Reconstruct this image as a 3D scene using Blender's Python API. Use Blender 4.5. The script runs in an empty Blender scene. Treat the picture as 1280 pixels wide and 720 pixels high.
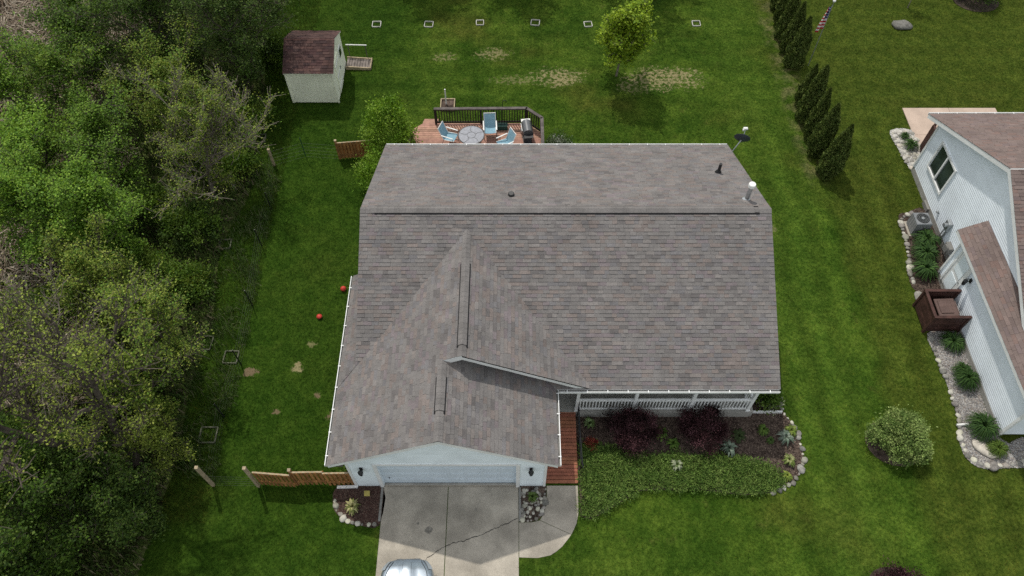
import bpy, math, random
import numpy as np
from mathutils import Vector, Matrix, noise

# ---------------------------------------------------------------- camera, sky, sun, exposure
S = bpy.context.scene
COL = S.collection
R = math.radians
CAM_H = 27.2
cd = bpy.data.cameras.new('camera'); cd.sensor_width = 36.0; cd.lens = 950 / 1280 * 36
cd.clip_start = 0.5; cd.clip_end = 2000
cam = bpy.data.objects.new('camera', cd); COL.objects.link(cam)
cam.location = (0, 0, CAM_H); cam.rotation_euler = (R(90 - 56.4), 0, 0)
S.camera = cam
CLOUD = (6.9, 7.1, 7.2)
SUN = Vector((-0.25, 0.522, 1.0)).normalized()
W = bpy.data.worlds.new('World'); S.world = W; W.use_nodes = True
wn = W.node_tree; wn.nodes.clear()
sky = wn.nodes.new('ShaderNodeTexSky'); sky.sky_type = 'NISHITA'; sky.sun_disc = False
sky.sun_elevation = math.asin(SUN.z); sky.sun_rotation = math.atan2(SUN.x, SUN.y)
sky.air_density = 1.0; sky.dust_density = 3.0; sky.ozone_density = 0.7
bg = wn.nodes.new('ShaderNodeBackground'); bg.inputs['Strength'].default_value = 0.125
wo = wn.nodes.new('ShaderNodeOutputWorld')
# broken bright cloud all over the dome, as the soft neutral shade in the photograph implies
tc = wn.nodes.new('ShaderNodeTexCoord'); cn = wn.nodes.new('ShaderNodeTexNoise'); cn.inputs['Scale'].default_value = 2.2; cn.inputs['Detail'].default_value = 6; cn.inputs['Roughness'].default_value = .6
wn.links.new(tc.outputs['Generated'], cn.inputs['Vector'])
cr = wn.nodes.new('ShaderNodeMapRange'); cr.inputs[1].default_value = .36; cr.inputs[2].default_value = .52; cr.inputs[4].default_value = .95; wn.links.new(cn.outputs[0], cr.inputs[0])
cx = wn.nodes.new('ShaderNodeMix'); cx.data_type = 'RGBA'; wn.links.new(cr.outputs[0], cx.inputs[0]); wn.links.new(sky.outputs[0], cx.inputs[6]); cx.inputs[7].default_value = (CLOUD[0], CLOUD[1], CLOUD[2], 1)
wn.links.new(cx.outputs[2], bg.inputs[0]); wn.links.new(bg.outputs[0], wo.inputs[0])
sl = bpy.data.lights.new('sun', 'SUN'); sl.energy = 2.75; sl.angle = R(0.9); sl.color = (1.0, 0.95, 0.87)
so = bpy.data.objects.new('sun', sl); COL.objects.link(so)
so.rotation_euler = SUN.to_track_quat('Z', 'Y').to_euler(); so.location = (-10, 20, 40)
S.view_settings.view_transform = 'Standard'; S.view_settings.look = 'None'
S.view_settings.exposure = 0.0; S.view_settings.gamma = 1.0; S.view_settings.use_curve_mapping = False
S.render.engine = 'CYCLES'
S.cycles.use_denoising = False; S.cycles.max_bounces = 6; S.cycles.diffuse_bounces = 3
S.cycles.glossy_bounces = 3; S.cycles.transmission_bounces = 3; S.cycles.transparent_max_bounces = 4
S.cycles.caustics_reflective = False; S.cycles.caustics_refractive = False

rnd = random.Random(7)
rng = np.random.default_rng(7)

# ---------------------------------------------------------------- helpers
def tag(o, label=None, cat=None, group=None, kind=None):
    if label: o['label'] = label
    if cat: o['category'] = cat
    if group: o['group'] = group
    if kind: o['kind'] = kind
    return o

def thing(name, label, cat, loc=(0, 0, 0), rz=0.0, group=None):
    o = bpy.data.objects.new(name, None); COL.objects.link(o)
    o.empty_display_size = 0.3
    o.location = loc; o.rotation_euler = (0, 0, rz)
    return tag(o, label, cat, group)

def root_of(o):
    while o.parent: o = o.parent
    return o

def copy_tree(o, parent=None):
    c = o.copy(); COL.objects.link(c); c.parent = parent
    for ch in list(o.children): copy_tree(ch, c)
    return c

class MB:
    """collects shapes that become ONE mesh object"""
    def __init__(s): s.v = []; s.f = []; s.t = []
    def add(s, vs, fs, tone=(1, 1, 1)):
        b = len(s.v); s.v += [tuple(p) for p in vs]
        s.f += [tuple(i + b for i in f) for f in fs]; s.t += [tone] * len(fs)
        return s
    def box(s, c, d, rz=0.0, rx=0.0, ry=0.0, tone=(1, 1, 1), bev=0.0):
        hx, hy, hz = d[0] / 2, d[1] / 2, d[2] / 2
        m = Matrix.Rotation(rz, 3, 'Z') @ Matrix.Rotation(ry, 3, 'Y') @ Matrix.Rotation(rx, 3, 'X')
        if bev <= 0:
            P = [(x, y, z) for z in (-hz, hz) for y in (-hy, hy) for x in (-hx, hx)]
            F = [(0, 2, 3, 1), (4, 5, 7, 6), (0, 1, 5, 4), (2, 6, 7, 3), (0, 4, 6, 2), (1, 3, 7, 5)]
        else:
            b = bev; P = []; ring = lambda ix, iy, z: [(-ix, -iy, z), (ix, -iy, z), (ix, iy, z), (-ix, iy, z)]
            P = ring(hx - b, hy - b, -hz) + ring(hx, hy, -hz + b) + ring(hx, hy, hz - b) + ring(hx - b, hy - b, hz)
            F = [(3, 2, 1, 0), (12, 13, 14, 15)]
            for k in range(3):
                for i in range(4):
                    j = (i + 1) % 4; F.append((k * 4 + i, k * 4 + j, k * 4 + 4 + j, k * 4 + 4 + i))
        c = Vector(c)
        return s.add([m @ Vector(p) + c for p in P], F, tone)
    def tube(s, a, b, r0, r1=None, n=8, caps=True, tone=(1, 1, 1)):
        r1 = r0 if r1 is None else r1
        a = Vector(a); b = Vector(b); d = (b - a)
        if d.length < 1e-6: return s
        d.normalize(); u = d.orthogonal().normalized(); w = d.cross(u)
        P = []
        for p, r in ((a, r0), (b, r1)):
            P += [p + (u * math.cos(2 * math.pi * i / n) + w * math.sin(2 * math.pi * i / n)) * r for i in range(n)]
        F = [(i, (i + 1) % n, n + (i + 1) % n, n + i) for i in range(n)]
        if caps: F += [tuple(range(n - 1, -1, -1)), tuple(range(n, 2 * n))]
        return s.add(P, F, tone)
    def path(s, pts, r, n=6, tone=(1, 1, 1)):
        for a, b in zip(pts[:-1], pts[1:]): s.tube(a, b, r, r, n, True, tone)
        return s
    def lathe(s, c, prof, n=20, tone=(1, 1, 1), m=None):
        P = []; F = []
        for r, z in prof:
            for i in range(n):
                a = 2 * math.pi * i / n; p = Vector((r * math.cos(a), r * math.sin(a), z))
                if m is not None: p = m @ p
                P.append(p + Vector(c))
        for k in range(len(prof) - 1):
            for i in range(n):
                j = (i + 1) % n; F.append((k * n + i, k * n + j, (k + 1) * n + j, (k + 1) * n + i))
        F.append(tuple(range(n - 1, -1, -1))); F.append(tuple((len(prof) - 1) * n + i for i in range(n)))
        return s.add(P, F, tone)
    def prism(s, poly, d, tone=(1, 1, 1)):
        """polygon of 3D points pushed along vector d"""
        n = len(poly); d = Vector(d); a = [Vector(p) for p in poly]
        F = [tuple(range(n)), tuple(range(2 * n - 1, n - 1, -1))] + [(i, n + i, n + (i + 1) % n, (i + 1) % n) for i in range(n)]
        return s.add(a + [p + d for p in a], F, tone)
    def flat(s, pts2, z0, z1, tone=(1, 1, 1)):
        """ground-plan polygon (counter-clockwise) as a slab from z0 up to z1"""
        n = len(pts2); P = [(x, y, z1) for x, y in pts2] + [(x, y, z0) for x, y in pts2]
        F = [tuple(range(n)), tuple(range(2 * n - 1, n - 1, -1))] + [(n + i, n + (i + 1) % n, (i + 1) % n, i) for i in range(n)]
        return s.add(P, F, tone)

def build(mb, name, mat, parent=None, world=True, smooth=False):
    me = bpy.data.meshes.new(name)
    V = mb.v
    if parent is not None and world:
        L = root_of(parent).location; V = [(x - L[0], y - L[1], z - L[2]) for x, y, z in V]
    me.from_pydata(V, [], mb.f)
    at = me.attributes.new('tone', 'FLOAT_COLOR', 'FACE')
    buf = np.ones((len(mb.f), 4), np.float32); buf[:, :3] = np.array(mb.t, np.float32).reshape(-1, 3)
    at.data.foreach_set('color', buf.ravel())
    if smooth: me.polygons.foreach_set('use_smooth', np.ones(len(mb.f), bool))
    me.materials.append(mat)
    o = bpy.data.objects.new(name, me); COL.objects.link(o)
    if parent is not None: o.parent = parent
    return o

def quads(name, V, tone, mat, parent=None, k=4, world=True):
    """fast mesh of many separate k-gons: V (n,k,3), tone (n,3)"""
    V = np.asarray(V, np.float32).copy(); n = V.shape[0]
    if parent is not None and world: V -= np.array(root_of(parent).location, np.float32)
    me = bpy.data.meshes.new(name)
    me.vertices.add(n * k); me.vertices.foreach_set('co', V.reshape(-1))
    me.loops.add(n * k); me.loops.foreach_set('vertex_index', np.arange(n * k, dtype=np.int32))
    me.polygons.add(n); me.polygons.foreach_set('loop_start', np.arange(0, n * k, k, dtype=np.int32))
    me.update(calc_edges=True)
    at = me.attributes.new('tone', 'FLOAT_COLOR', 'FACE')
    buf = np.ones((n, 4), np.float32); buf[:, :3] = tone
    at.data.foreach_set('color', buf.ravel())
    me.materials.append(mat)
    o = bpy.data.objects.new(name, me); COL.objects.link(o)
    if parent is not None: o.parent = parent
    return o

def leaves(C, size, up=0.35, wid=0.55, rg=None, D=None):
    """diamond leaves about centres C (n,3); up = how much they face the sky"""
    rg = rg or rng; n = len(C)
    if D is None:
        D = rg.normal(size=(n, 3)); D[:, 2] *= (1 - up)
    D = D / (np.linalg.norm(D, axis=1, keepdims=True) + 1e-9)
    N = rg.normal(size=(n, 3)) * 0.8; N[:, 2] += 1.2 * up + .2
    B = np.cross(D, N); B /= (np.linalg.norm(B, axis=1, keepdims=True) + 1e-9)
    s = (size * rg.uniform(.6, 1.35, n))[:, None]
    N2 = np.cross(B, D)
    V = np.stack([C - D * s * .5, C + B * s * wid * .5 + N2 * s * .08, C + D * s * .5 - N2 * s * .06, C - B * s * wid * .5 + N2 * s * .08], 1)
    return V

# ---------------------------------------------------------------- materials
def nd(nt, t, **kw):
    n = nt.nodes.new(t)
    for k, v in kw.items():
        if k in n.inputs: n.inputs[k].default_value = v
        else: setattr(n, k, v)
    return n

def mixc(nt, a, b, f, mode='MIX'):
    m = nt.nodes.new('ShaderNodeMix'); m.data_type = 'RGBA'; m.blend_type = mode
    for s, x in ((m.inputs[0], f), (m.inputs[6], a), (m.inputs[7], b)):
        if hasattr(x, 'links') or isinstance(x, bpy.types.NodeSocket): nt.links.new(x, s)
        elif isinstance(x, (tuple, list)): s.default_value = tuple(x)[:3] + (1,)
        else: s.default_value = x
    return m.outputs[2]

def ramp(nt, x, lo, hi, a=0.0, b=1.0):
    m = nt.nodes.new('ShaderNodeMapRange'); m.interpolation_type = 'SMOOTHSTEP'
    nt.links.new(x, m.inputs[0]); m.inputs[1].default_value = lo; m.inputs[2].default_value = hi
    m.inputs[3].default_value = a; m.inputs[4].default_value = b
    return m.outputs[0]

def wnoise(nt, scale, detail=3, rough=.55, vec=None):
    n = nd(nt, 'ShaderNodeTexNoise'); n.inputs['Scale'].default_value = scale
    n.inputs['Detail'].default_value = detail; n.inputs['Roughness'].default_value = rough
    if vec is not None: nt.links.new(vec, n.inputs['Vector'])
    return n.outputs[0]

def newmat(name):
    m = bpy.data.materials.new(name); m.use_nodes = True; nt = m.node_tree; nt.nodes.clear()
    o = nt.nodes.new('ShaderNodeOutputMaterial'); b = nt.nodes.new('ShaderNodeBsdfPrincipled')
    nt.links.new(b.outputs[0], o.inputs[0]); return m, nt, b, o

def M(name, col, rough=.8, var=.12, scale=3.0, bump=0.0, bscale=60.0, spec=.3, metal=0.0, tone=True, trans=0.0, fine=0.0, fscale=80.0, hue=None):
    m, nt, b, o = newmat(name)
    g = nt.nodes.new('ShaderNodeNewGeometry').outputs['Position']
    c = tuple(col) + (1,)
    n = wnoise(nt, scale, 4, .6, g)
    dark = tuple(x * (1 - var * 1.6) for x in col); lite = tuple(min(1, x * (1 + var * 1.4)) for x in (hue or col))
    cs = mixc(nt, dark, lite, ramp(nt, n, .3, .7))
    if fine > 0:
        n2 = wnoise(nt, fscale, 2, .6, g)
        cs = mixc(nt, cs, mixc(nt, (1 - fine,) * 3, (1 + fine,) * 3, ramp(nt, n2, .3, .7)), 1.0, 'MULTIPLY')
    if tone:
        a = nt.nodes.new('ShaderNodeAttribute'); a.attribute_name = 'tone'
        cs = mixc(nt, cs, a.outputs['Color'], 1.0, 'MULTIPLY')
    nt.links.new(cs, b.inputs['Base Color'])
    b.inputs['Roughness'].default_value = rough; b.inputs['Metallic'].default_value = metal
    b.inputs['Specular IOR Level'].default_value = spec
    if bump > 0:
        bn = nt.nodes.new('ShaderNodeBump'); bn.inputs['Strength'].default_value = min(1, bump); bn.inputs['Distance'].default_value = .02
        nt.links.new(wnoise(nt, bscale, 3, .6, g), bn.inputs['Height']); nt.links.new(bn.outputs[0], b.inputs['Normal'])
    if trans > 0:
        t = nt.nodes.new('ShaderNodeBsdfTranslucent'); nt.links.new(mixc(nt, cs, (1.0, 1.0, .45), 1.0, 'MULTIPLY'), t.inputs[0])
        mx = nt.nodes.new('ShaderNodeMixShader'); mx.inputs[0].default_value = trans
        nt.links.new(b.outputs[0], mx.inputs[1]); nt.links.new(t.outputs[0], mx.inputs[2]); nt.links.new(mx.outputs[0], o.inputs[0])
    return m

m_shingle = M('weathered shingle', (.166, .156, .150), .92, .08, 1.4, .35, 120, .2, fine=.25, fscale=45)
m_shingle_n = M('brown shingle', (.175, .135, .122), .92, .08, .8, .3, 120, .2, fine=.15, fscale=45)
m_shingle_s = M('maroon shingle', (.072, .042, .038), .9, .18, 1.5, .3, 120, .2, fine=.2, fscale=45)
m_vent_dark = M('dark vent slot', (.012, .012, .013), .9, .05)
m_white = M('white vinyl', (.80, .88, .92), .55, .05, 1.2, spec=.35)
m_trim = M('white trim', (.78, .79, .78), .5, .05, 2.0, spec=.4)
m_door = M('garage door paint', (.60, .69, .76), .5, .04, 1.0, spec=.4)
m_cream = M('cream shed paint', (.86, .88, .72), .7, .06, 1.0, .1, 30, fine=.04, fscale=20)
m_wall_n = M('pale grey vinyl', (.79, .85, .90), .55, .05, .6, spec=.35)
m_conc = M('concrete', (.365, .33, .275), .92, .20, .55, .25, 90, .2, fine=.10, fscale=30)
m_concd = M('grey concrete', (.22, .215, .20), .9, .12, 1.2, .2, 90, .2, fine=.08, fscale=30)
m_found = M('foundation', (.34, .33, .30), .9, .1, 2, .2, 60)
m_patio = M('pink patio concrete', (.46, .36, .29), .9, .07, 1.0, .15, 80, fine=.06)
m_red = M('red stained boards', (.33, .125, .07), .7, .12, 4.0, .15, 50, fine=.1, fscale=25)
m_deck = M('faded redwood boards', (.40, .225, .165), .75, .12, 4.0, .15, 50, fine=.1, fscale=25)
m_rail_d = M('weathered grey rail', (.11, .095, .088), .85, .2, 4.0, .1)
m_rail_b = M('dark brown rail', (.022, .018, .016), .7, .2, 4.0)
m_wood = M('cedar pickets', (.32, .155, .055), .8, .2, 5.0, .2, 40, fine=.12)
m_woodp = M('pale post wood', (.36, .29, .19), .85, .15, 5.0, .2, 40)
m_brown = M('dark brown stain', (.065, .030, .024), .65, .2, 4.0, .1, 30, fine=.1)
m_brown2 = M('brown plastic bin', (.12, .078, .068), .5, .1, 4.0)
m_black = M('black metal', (.012, .013, .014), .45, .1, 4.0, spec=.5)
m_green_d = M('dark green plastic', (.012, .05, .04), .5, .1)
m_metal = M('galvanised metal', (.45, .47, .48), .38, .1, 6.0, metal=.75)
m_pvc = M('white pipe', (.75, .75, .72), .5, .05)
m_blue = M('blue sling fabric', (.21, .36, .44), .8, .06, 8, fine=.06)
m_glasst = M('grey mosaic table top', (.24, .25, .28), .35, .12, 9, spec=.5)
m_steel = M('grill hood', (.16, .165, .17), .25, .05, metal=.6)
m_redp = M('red plastic', (.50, .045, .03), .45, .1, 6)
m_stone = M('field stone', (.27, .26, .24), .9, .2, 6, .5, 25, fine=.15, fscale=25)
m_rockw = M('pale landscape stone', (.42, .40, .37), .9, .12, 6, .4, 25)
m_bark = M('grey bark', (.095, .080, .066), .95, .25, 5, .5, 40, .1)
m_barkl = M('pale bark', (.19, .165, .135), .95, .2, 5, .5, 40, .1)
m_leaf = M('tree leaves', (1, 1, 1), .6, .0, 1, spec=.2, trans=.40)
m_leafd = M('shrub leaves', (1, 1, 1), .65, .0, 1, spec=.15, trans=.15)
m_car = M('silver car paint', (.38, .44, .50), .2, .02, metal=.75, spec=.5)
m_glass_d = M('dark glass', (.012, .016, .018), .06, .05, spec=.7)
m_glass_n = M('house window glass', (.03, .045, .042), .06, .2, 1.5, spec=.6)
m_tyre = M('tyre rubber', (.018, .018, .018), .9)
m_soil = M('tree mulch', (.05, .036, .028), .95, .3, 4, .6, 30)
# ---------------------------------------------------------------- lawn colour (shared by soil sheet and blades)
STRAW = [  # cx, cy, rx, ry, strength, pinkness
    (2.4, 31.4, 1.5, .8, 1.0, 0), (8.0, 31.3, 2.3, 1.0, 1.0, 0), (6.6, 30.6, 1.2, .5, .6, 0), (-1.0, 33.2, 1.0, .55, .75, 0), (-3.6, 33.0, .8, .4, .6, 0),
    (.3, 31.2, 1.6, .4, .5, 0), (-10.47, 14.03, .33, .22, 1.1, 1), (-8.62, 14.25, .3, .28, 1.0, .6), (-7.64, 13.0, .2, .18, 1, 1), (-9.15, 12.3, .18, .14, .9, 1),
    (-6.9, 12.1, .35, .25, .9, 1), (11.6, 21.3, .5, .25, .5, 0), (-8.2, 15.3, .25, .18, .6, .5)]
def lawn_color(nt):
    g = nt.nodes.new('ShaderNodeNewGeometry').outputs['Position']
    sep = nt.nodes.new('ShaderNodeSeparateXYZ'); nt.links.new(g, sep.inputs[0]); X, Y = sep.outputs[0], sep.outputs[1]
    fl = nt.nodes.new('ShaderNodeCombineXYZ'); nt.links.new(X, fl.inputs[0]); nt.links.new(Y, fl.inputs[1]); g2 = fl.outputs[0]
    def m(op, a, b=None):
        n = nt.nodes.new('ShaderNodeMath'); n.operation = op
        for i, x in enumerate((a, b)):
            if x is None: continue
            if isinstance(x, (int, float)): n.inputs[i].default_value = x
            else: nt.links.new(x, n.inputs[i])
        return n.outputs[0]
    c = mixc(nt, (.041, .088, .009), (.080, .138, .016), ramp(nt, wnoise(nt, .35, 4, .6, g2), .36, .66))
    c = mixc(nt, c, (.090, .108, .018), ramp(nt, wnoise(nt, .19, 3, .55, g2), .50, .74, 0, .85))          # thin dry turf
    c = mixc(nt, c, (.100, .108, .026), ramp(nt, wnoise(nt, 1.3, 4, .7, g2), .56, .78, 0, .55))
    olive = m('MULTIPLY', ramp(nt, m('ADD', X, m('MULTIPLY', wnoise(nt, .5, 2, .5, g2), 1.2)), 15.0, 15.9), ramp(nt, Y, 5.0, 9.0, .55, .8))
    c = mixc(nt, c, (.070, .098, .014), olive)                                                               # the next garden's turf
    c = mixc(nt, c, (.031, .072, .007), ramp(nt, m('ADD', X, m('MULTIPLY', wnoise(nt, .3, 2, .5, g2), 3.0)), -3.0, -5.5, 0, .75))  # deeper green left lawn, with some tree and cloud shade put into the colour
    # lush strip between the house and the arborvitae
    c = mixc(nt, c, (.078, .140, .017), m('MULTIPLY', m('MULTIPLY', ramp(nt, X, 10.0, 12.0), ramp(nt, m('ADD', X, wnoise(nt, .6, 2, .5, g2)), 14.9, 13.6)), .5))
    # pale worn turf at the foot of the arborvitae
    nz = wnoise(nt, 1.6, 3, .6, g2)
    c = mixc(nt, c, (.17, .165, .07), m('MULTIPLY', m('MULTIPLY', ramp(nt, m('ADD', X, m('MULTIPLY', wnoise(nt, .8, 3, .6, g2), 1.0)), 14.1, 15.0), ramp(nt, X, 15.4, 14.7)), m('MULTIPLY', ramp(nt, Y, 23.5, 25.0), ramp(nt, nz, .38, .62, .0, .7))))
    # tufts: clumps of darker and paler grass, a hand's breadth to a stride across
    tf = mixc(nt, (.62, .67, .64), (1.42, 1.33, 1.4), ramp(nt, wnoise(nt, 7.5, 5, .75, g2), .34, .68))
    c = mixc(nt, c, tf, 1.0, 'MULTIPLY')
    tf = mixc(nt, (.78, .84, .8), (1.22, 1.16, 1.2), ramp(nt, wnoise(nt, 1.9, 3, .6, g2), .36, .66))
    c = mixc(nt, c, tf, 1.0, 'MULTIPLY')
    # mower passes: along the house side, across the rear, along the next garden
    w1 = m('SINE', m('ADD', m('MULTIPLY', X, 4.4), m('MULTIPLY', wnoise(nt, .25, 2, .5, g2), 4.0)))
    w2 = m('SINE', m('ADD', m('MULTIPLY', Y, 4.6), m('MULTIPLY', wnoise(nt, .2, 2, .5, g2), 3.0)))
    side = m('MULTIPLY', m('MULTIPLY', w1, ramp(nt, X, 8.5, 10.5)), ramp(nt, Y, 30, 26))
    rear = m('MULTIPLY', w2, m('MAXIMUM', ramp(nt, Y, 27, 30), m('MULTIPLY', ramp(nt, X, 14, 15.5), .8)))
    mow = m('MULTIPLY', m('ADD', m('MULTIPLY', side, .20), m('MULTIPLY', rear, .11)), ramp(nt, wnoise(nt, .45, 3, .6, g2), .38, .62, .15, 1.0))
    mv = m('ADD', mow, 1.0)
    cb = nt.nodes.new('ShaderNodeCombineXYZ')
    for i in range(3): nt.links.new(mv, cb.inputs[i])
    c = mixc(nt, c, cb.outputs[0], 1.0, 'MULTIPLY')
    sn = wnoise(nt, 5.5, 4, .75, g2); ln = wnoise(nt, .9, 3, .6, g2)
    for cx, cy, rx, ry, st, pk in STRAW:
        d = m('ADD', m('POWER', m('DIVIDE', m('SUBTRACT', X, cx), rx), 2.0), m('POWER', m('DIVIDE', m('SUBTRACT', Y, cy), ry), 2.0))
        d = m('ADD', d, m('MULTIPLY', m('SUBTRACT', ln, .5), 2.2))
        k = ramp(nt, m('ADD', m('MULTIPLY', m('SUBTRACT', 1.0, d), .11 if rx > .4 else .2), sn), .53, .66, 0, min(1.0, st))
        k2 = m('MULTIPLY', k, ramp(nt, d, 1.7, .8))
        c = mixc(nt, c, (.20, .15, .09) if pk > .8 else (.31, .27, .14), k2)
    return c, g

def lawnmat(name, mul, rough, trans):
    mt, nt, b, o = newmat(name)
    c, g = lawn_color(nt)
    a = nt.nodes.new('ShaderNodeAttribute'); a.attribute_name = 'tone'
    c = mixc(nt, c, a.outputs['Color'], 1.0 if trans else 0.0, 'MULTIPLY')
    c = mixc(nt, c, (mul, mul, mul), 1.0, 'MULTIPLY')
    nt.links.new(c, b.inputs['Base Color']); b.inputs['Roughness'].default_value = rough; b.inputs['Specular IOR Level'].default_value = .04
    if trans:
        t = nt.nodes.new('ShaderNodeBsdfTranslucent'); nt.links.new(c, t.inputs[0])
        mx = nt.nodes.new('ShaderNodeMixShader'); mx.inputs[0].default_value = trans
        nt.links.new(b.outputs[0], mx.inputs[1]); nt.links.new(t.outputs[0], mx.inputs[2]); nt.links.new(mx.outputs[0], o.inputs[0])
    else:
        bn = nt.nodes.new('ShaderNodeBump'); bn.inputs['Strength'].default_value = .5; bn.inputs['Distance'].default_value = .03
        nt.links.new(wnoise(nt, 30, 3, .6, g), bn.inputs['Height']); nt.links.new(bn.outputs[0], b.inputs['Normal'])
    return mt
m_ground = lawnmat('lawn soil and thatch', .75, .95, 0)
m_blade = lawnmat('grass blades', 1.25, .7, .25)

def wobble(pts, n=3, amp=.04, seed=1):
    """closed outline with extra points and small irregularity"""
    rr = random.Random(seed); out = []
    k = len(pts)
    for i in range(k):
        p0, p1, p2, p3 = (pts[(i + j) % k] for j in (-1, 0, 1, 2))
        for q in range(n):
            t = q / n
            f = lambda a, b, c, d: .5 * (2 * b + (c - a) * t + (2 * a - 5 * b + 4 * c - d) * t * t + (3 * b - a - 3 * c + d) * t ** 3)
            out.append((f(p0[0], p1[0], p2[0], p3[0]) + rr.uniform(-amp, amp), f(p0[1], p1[1], p2[1], p3[1]) + rr.uniform(-amp, amp)))
    return out

def sheet(name, pts, z, mat, z0=None):
    mb = MB(); mb.flat(pts, z - .003 if z0 is None else z0, z)
    o = build(mb, name, mat); tag(o, kind='structure'); return o

def inside(P, poly):
    x, y = P[:, 0], P[:, 1]; r = np.zeros(len(P), bool); n = len(poly)
    for i in range(n):
        (x1, y1), (x2, y2) = poly[i], poly[(i + 1) % n]
        if y1 == y2: continue
        c = ((y1 > y) != (y2 > y)) & (x < (x2 - x1) * (y - y1) / (y2 - y1) + x1)
        r ^= c
    return r

# ground reaches far beyond the frame
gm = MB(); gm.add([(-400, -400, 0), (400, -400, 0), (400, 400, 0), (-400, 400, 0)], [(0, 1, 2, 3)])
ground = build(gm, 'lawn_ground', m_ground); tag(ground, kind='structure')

m_marsh = M('matted dead reeds', (.27, .215, .155), .95, .28, 1.6, .8, 14, .1, fine=.3, fscale=12)
m_floor = M('leaf litter and weeds', (.050, .068, .018), .95, .5, 1.1, .8, 14, .1, hue=(.072, .092, .026), fine=.3, fscale=9)
m_mulch = M('bark mulch', (.060, .042, .034), .95, .3, 3.0, .9, 22, .1, hue=(.10, .075, .06), fine=.35, fscale=24)
m_mulchr = M('red bark mulch', (.068, .036, .030), .95, .2, 3.0, .9, 30, .1, fine=.3, fscale=34)
m_gravel = M('grey gravel', (.20, .195, .19), .95, .2, 3.0, .8, 30, .1, fine=.3, fscale=34)

floor_poly = wobble([(-60, 3), (-13.2, 2.0), (-12.9, 6.2), (-12.6, 9), (-12.7, 13), (-12.6, 16.5), (-12.9, 20.5), (-12.3, 24), (-12.8, 28), (-12.9, 31), (-14.4, 35), (-16.5, 42), (-60, 60)], 4, .12, 3)
sheet('woodland_floor', floor_poly, .008, m_floor)
marsh_poly = wobble([(-60, 11), (-18.5, 12.5), (-17.3, 14.5), (-17.5, 18), (-18.6, 21), (-18.2, 25), (-19.8, 28), (-21.5, 33), (-22.5, 40), (-60, 45)], 4, .2, 4)
sheet('reed_marsh', marsh_poly, .014, m_marsh)

# driveway, apron and walk
DX0, DXM, DX1 = -4.68, -2.33, .235
drive = thing('driveway', 'pale concrete driveway with a long crack in front of garage', 'driveway', (-2.2, 6, 0)); drive['kind'] = 'structure'
del drive['category']; del drive['label']
for (a, b, y0, y1) in ((DX0, DXM - .012, -14, 1.35), (DXM + .012, DX1, -14, 1.35), (DX0, DXM - .012, 1.37, 9.33), (DXM + .012, DX1, 1.37, 9.33)):
    build(MB().box(((a + b) / 2, (y0 + y1) / 2, -.04), (b - a, y1 - y0, .12), bev=.008), 'slab', m_conc, drive)
build(MB().box(((DX0 + DX1) / 2, 9.43, -.015), (DX1 - DX0 - .04, .19, .10)), 'garage_apron', m_conc, drive)
for x in (DX0 - .055, DX1 + .05):
    for k in range(3): build(MB().box((x, 8.27 + k * .42, .0), (.085, .41, .09), bev=.006), 'edging_block', m_concd, drive)
build(MB().box((-2.22, -2.5, -.07), (4.9, 23.6, .1)), 'joint_fill', m_soil, drive)
rr = random.Random(5); ck = [(.20, 8.16), (-.2, 7.99), (-.57, 7.84), (-.85, 7.68), (-1.41, 7.49), (-1.8, 7.36), (-2.11, 7.29), (-2.5, 7.09), (-2.95, 6.80), (-3.3, 6.2), (-3.5, 5.2)]
pts = []
for (a, b) in zip(ck[:-1], ck[1:]):
    for q in range(6):
        t = q / 6; pts.append((a[0] + (b[0] - a[0]) * t + rr.uniform(-.02, .02), a[1] + (b[1] - a[1]) * t + rr.uniform(-.025, .025)))
cm = MB()
for i in range(len(pts) - 1):
    (x0, y0), (x1, y1) = pts[i], pts[i + 1]; w = rr.uniform(.008, .018)
    cm.add([(x0, y0 - w, .0225), (x0, y0 + w, .0225), (x1, y1 + w, .0225), (x1, y1 - w, .0225)], [(0, 3, 2, 1)])
build(cm, 'crack', M('crack filler', (.05, .047, .042), .95), drive)
sm_ = MB()
for cx, cy, r in ((-2.95, 7.75, .14), (-3.35, 8.0, .05), (-1.3, 8.5, .04)):
    k = 14; sm_.add([(cx + r * rr.uniform(.7, 1.2) * math.cos(6.283 * i / k), cy + r * rr.uniform(.7, 1.1) * math.sin(6.283 * i / k), .0222) for i in range(k)], [tuple(range(k))])
build(sm_, 'oil_stain', M('oil stain', (.20, .185, .16), .8, .2, 9), drive)

walk_pts = [(.25, 6.82), (.89, 6.80), (1.34, 6.89), (1.55, 7.02), (1.76, 7.19), (2.0, 7.48), (2.17, 7.74), (2.30, 8.0), (2.38, 8.35), (2.40, 8.7), (2.41, 9.37), (1.27, 9.37), (1.27, 8.72), (1.14, 8.33), (.98, 8.12), (.70, 8.03), (.25, 8.03)]
walk = bpy.data.objects.new('front_walk', None); COL.objects.link(walk); walk.location = (1.4, 8, 0); walk['kind'] = 'structure'
wa = [(.25, 6.82), (.89, 6.80), (1.34, 6.89), (1.55, 7.02), (1.76, 7.19), (2.0, 7.48), (2.09, 7.60), (.99, 8.10), (.70, 8.03), (.25, 8.03)]
wb = [(2.10, 7.612), (2.17, 7.74), (2.30, 8.0), (2.38, 8.35), (2.40, 8.7), (2.41, 9.37), (1.27, 9.37), (1.27, 8.72), (1.14, 8.33), (1.0, 8.115)]
for q in (wa, wb): build(MB().flat(q, -.1, .018), 'slab', m_conc, walk)

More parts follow.
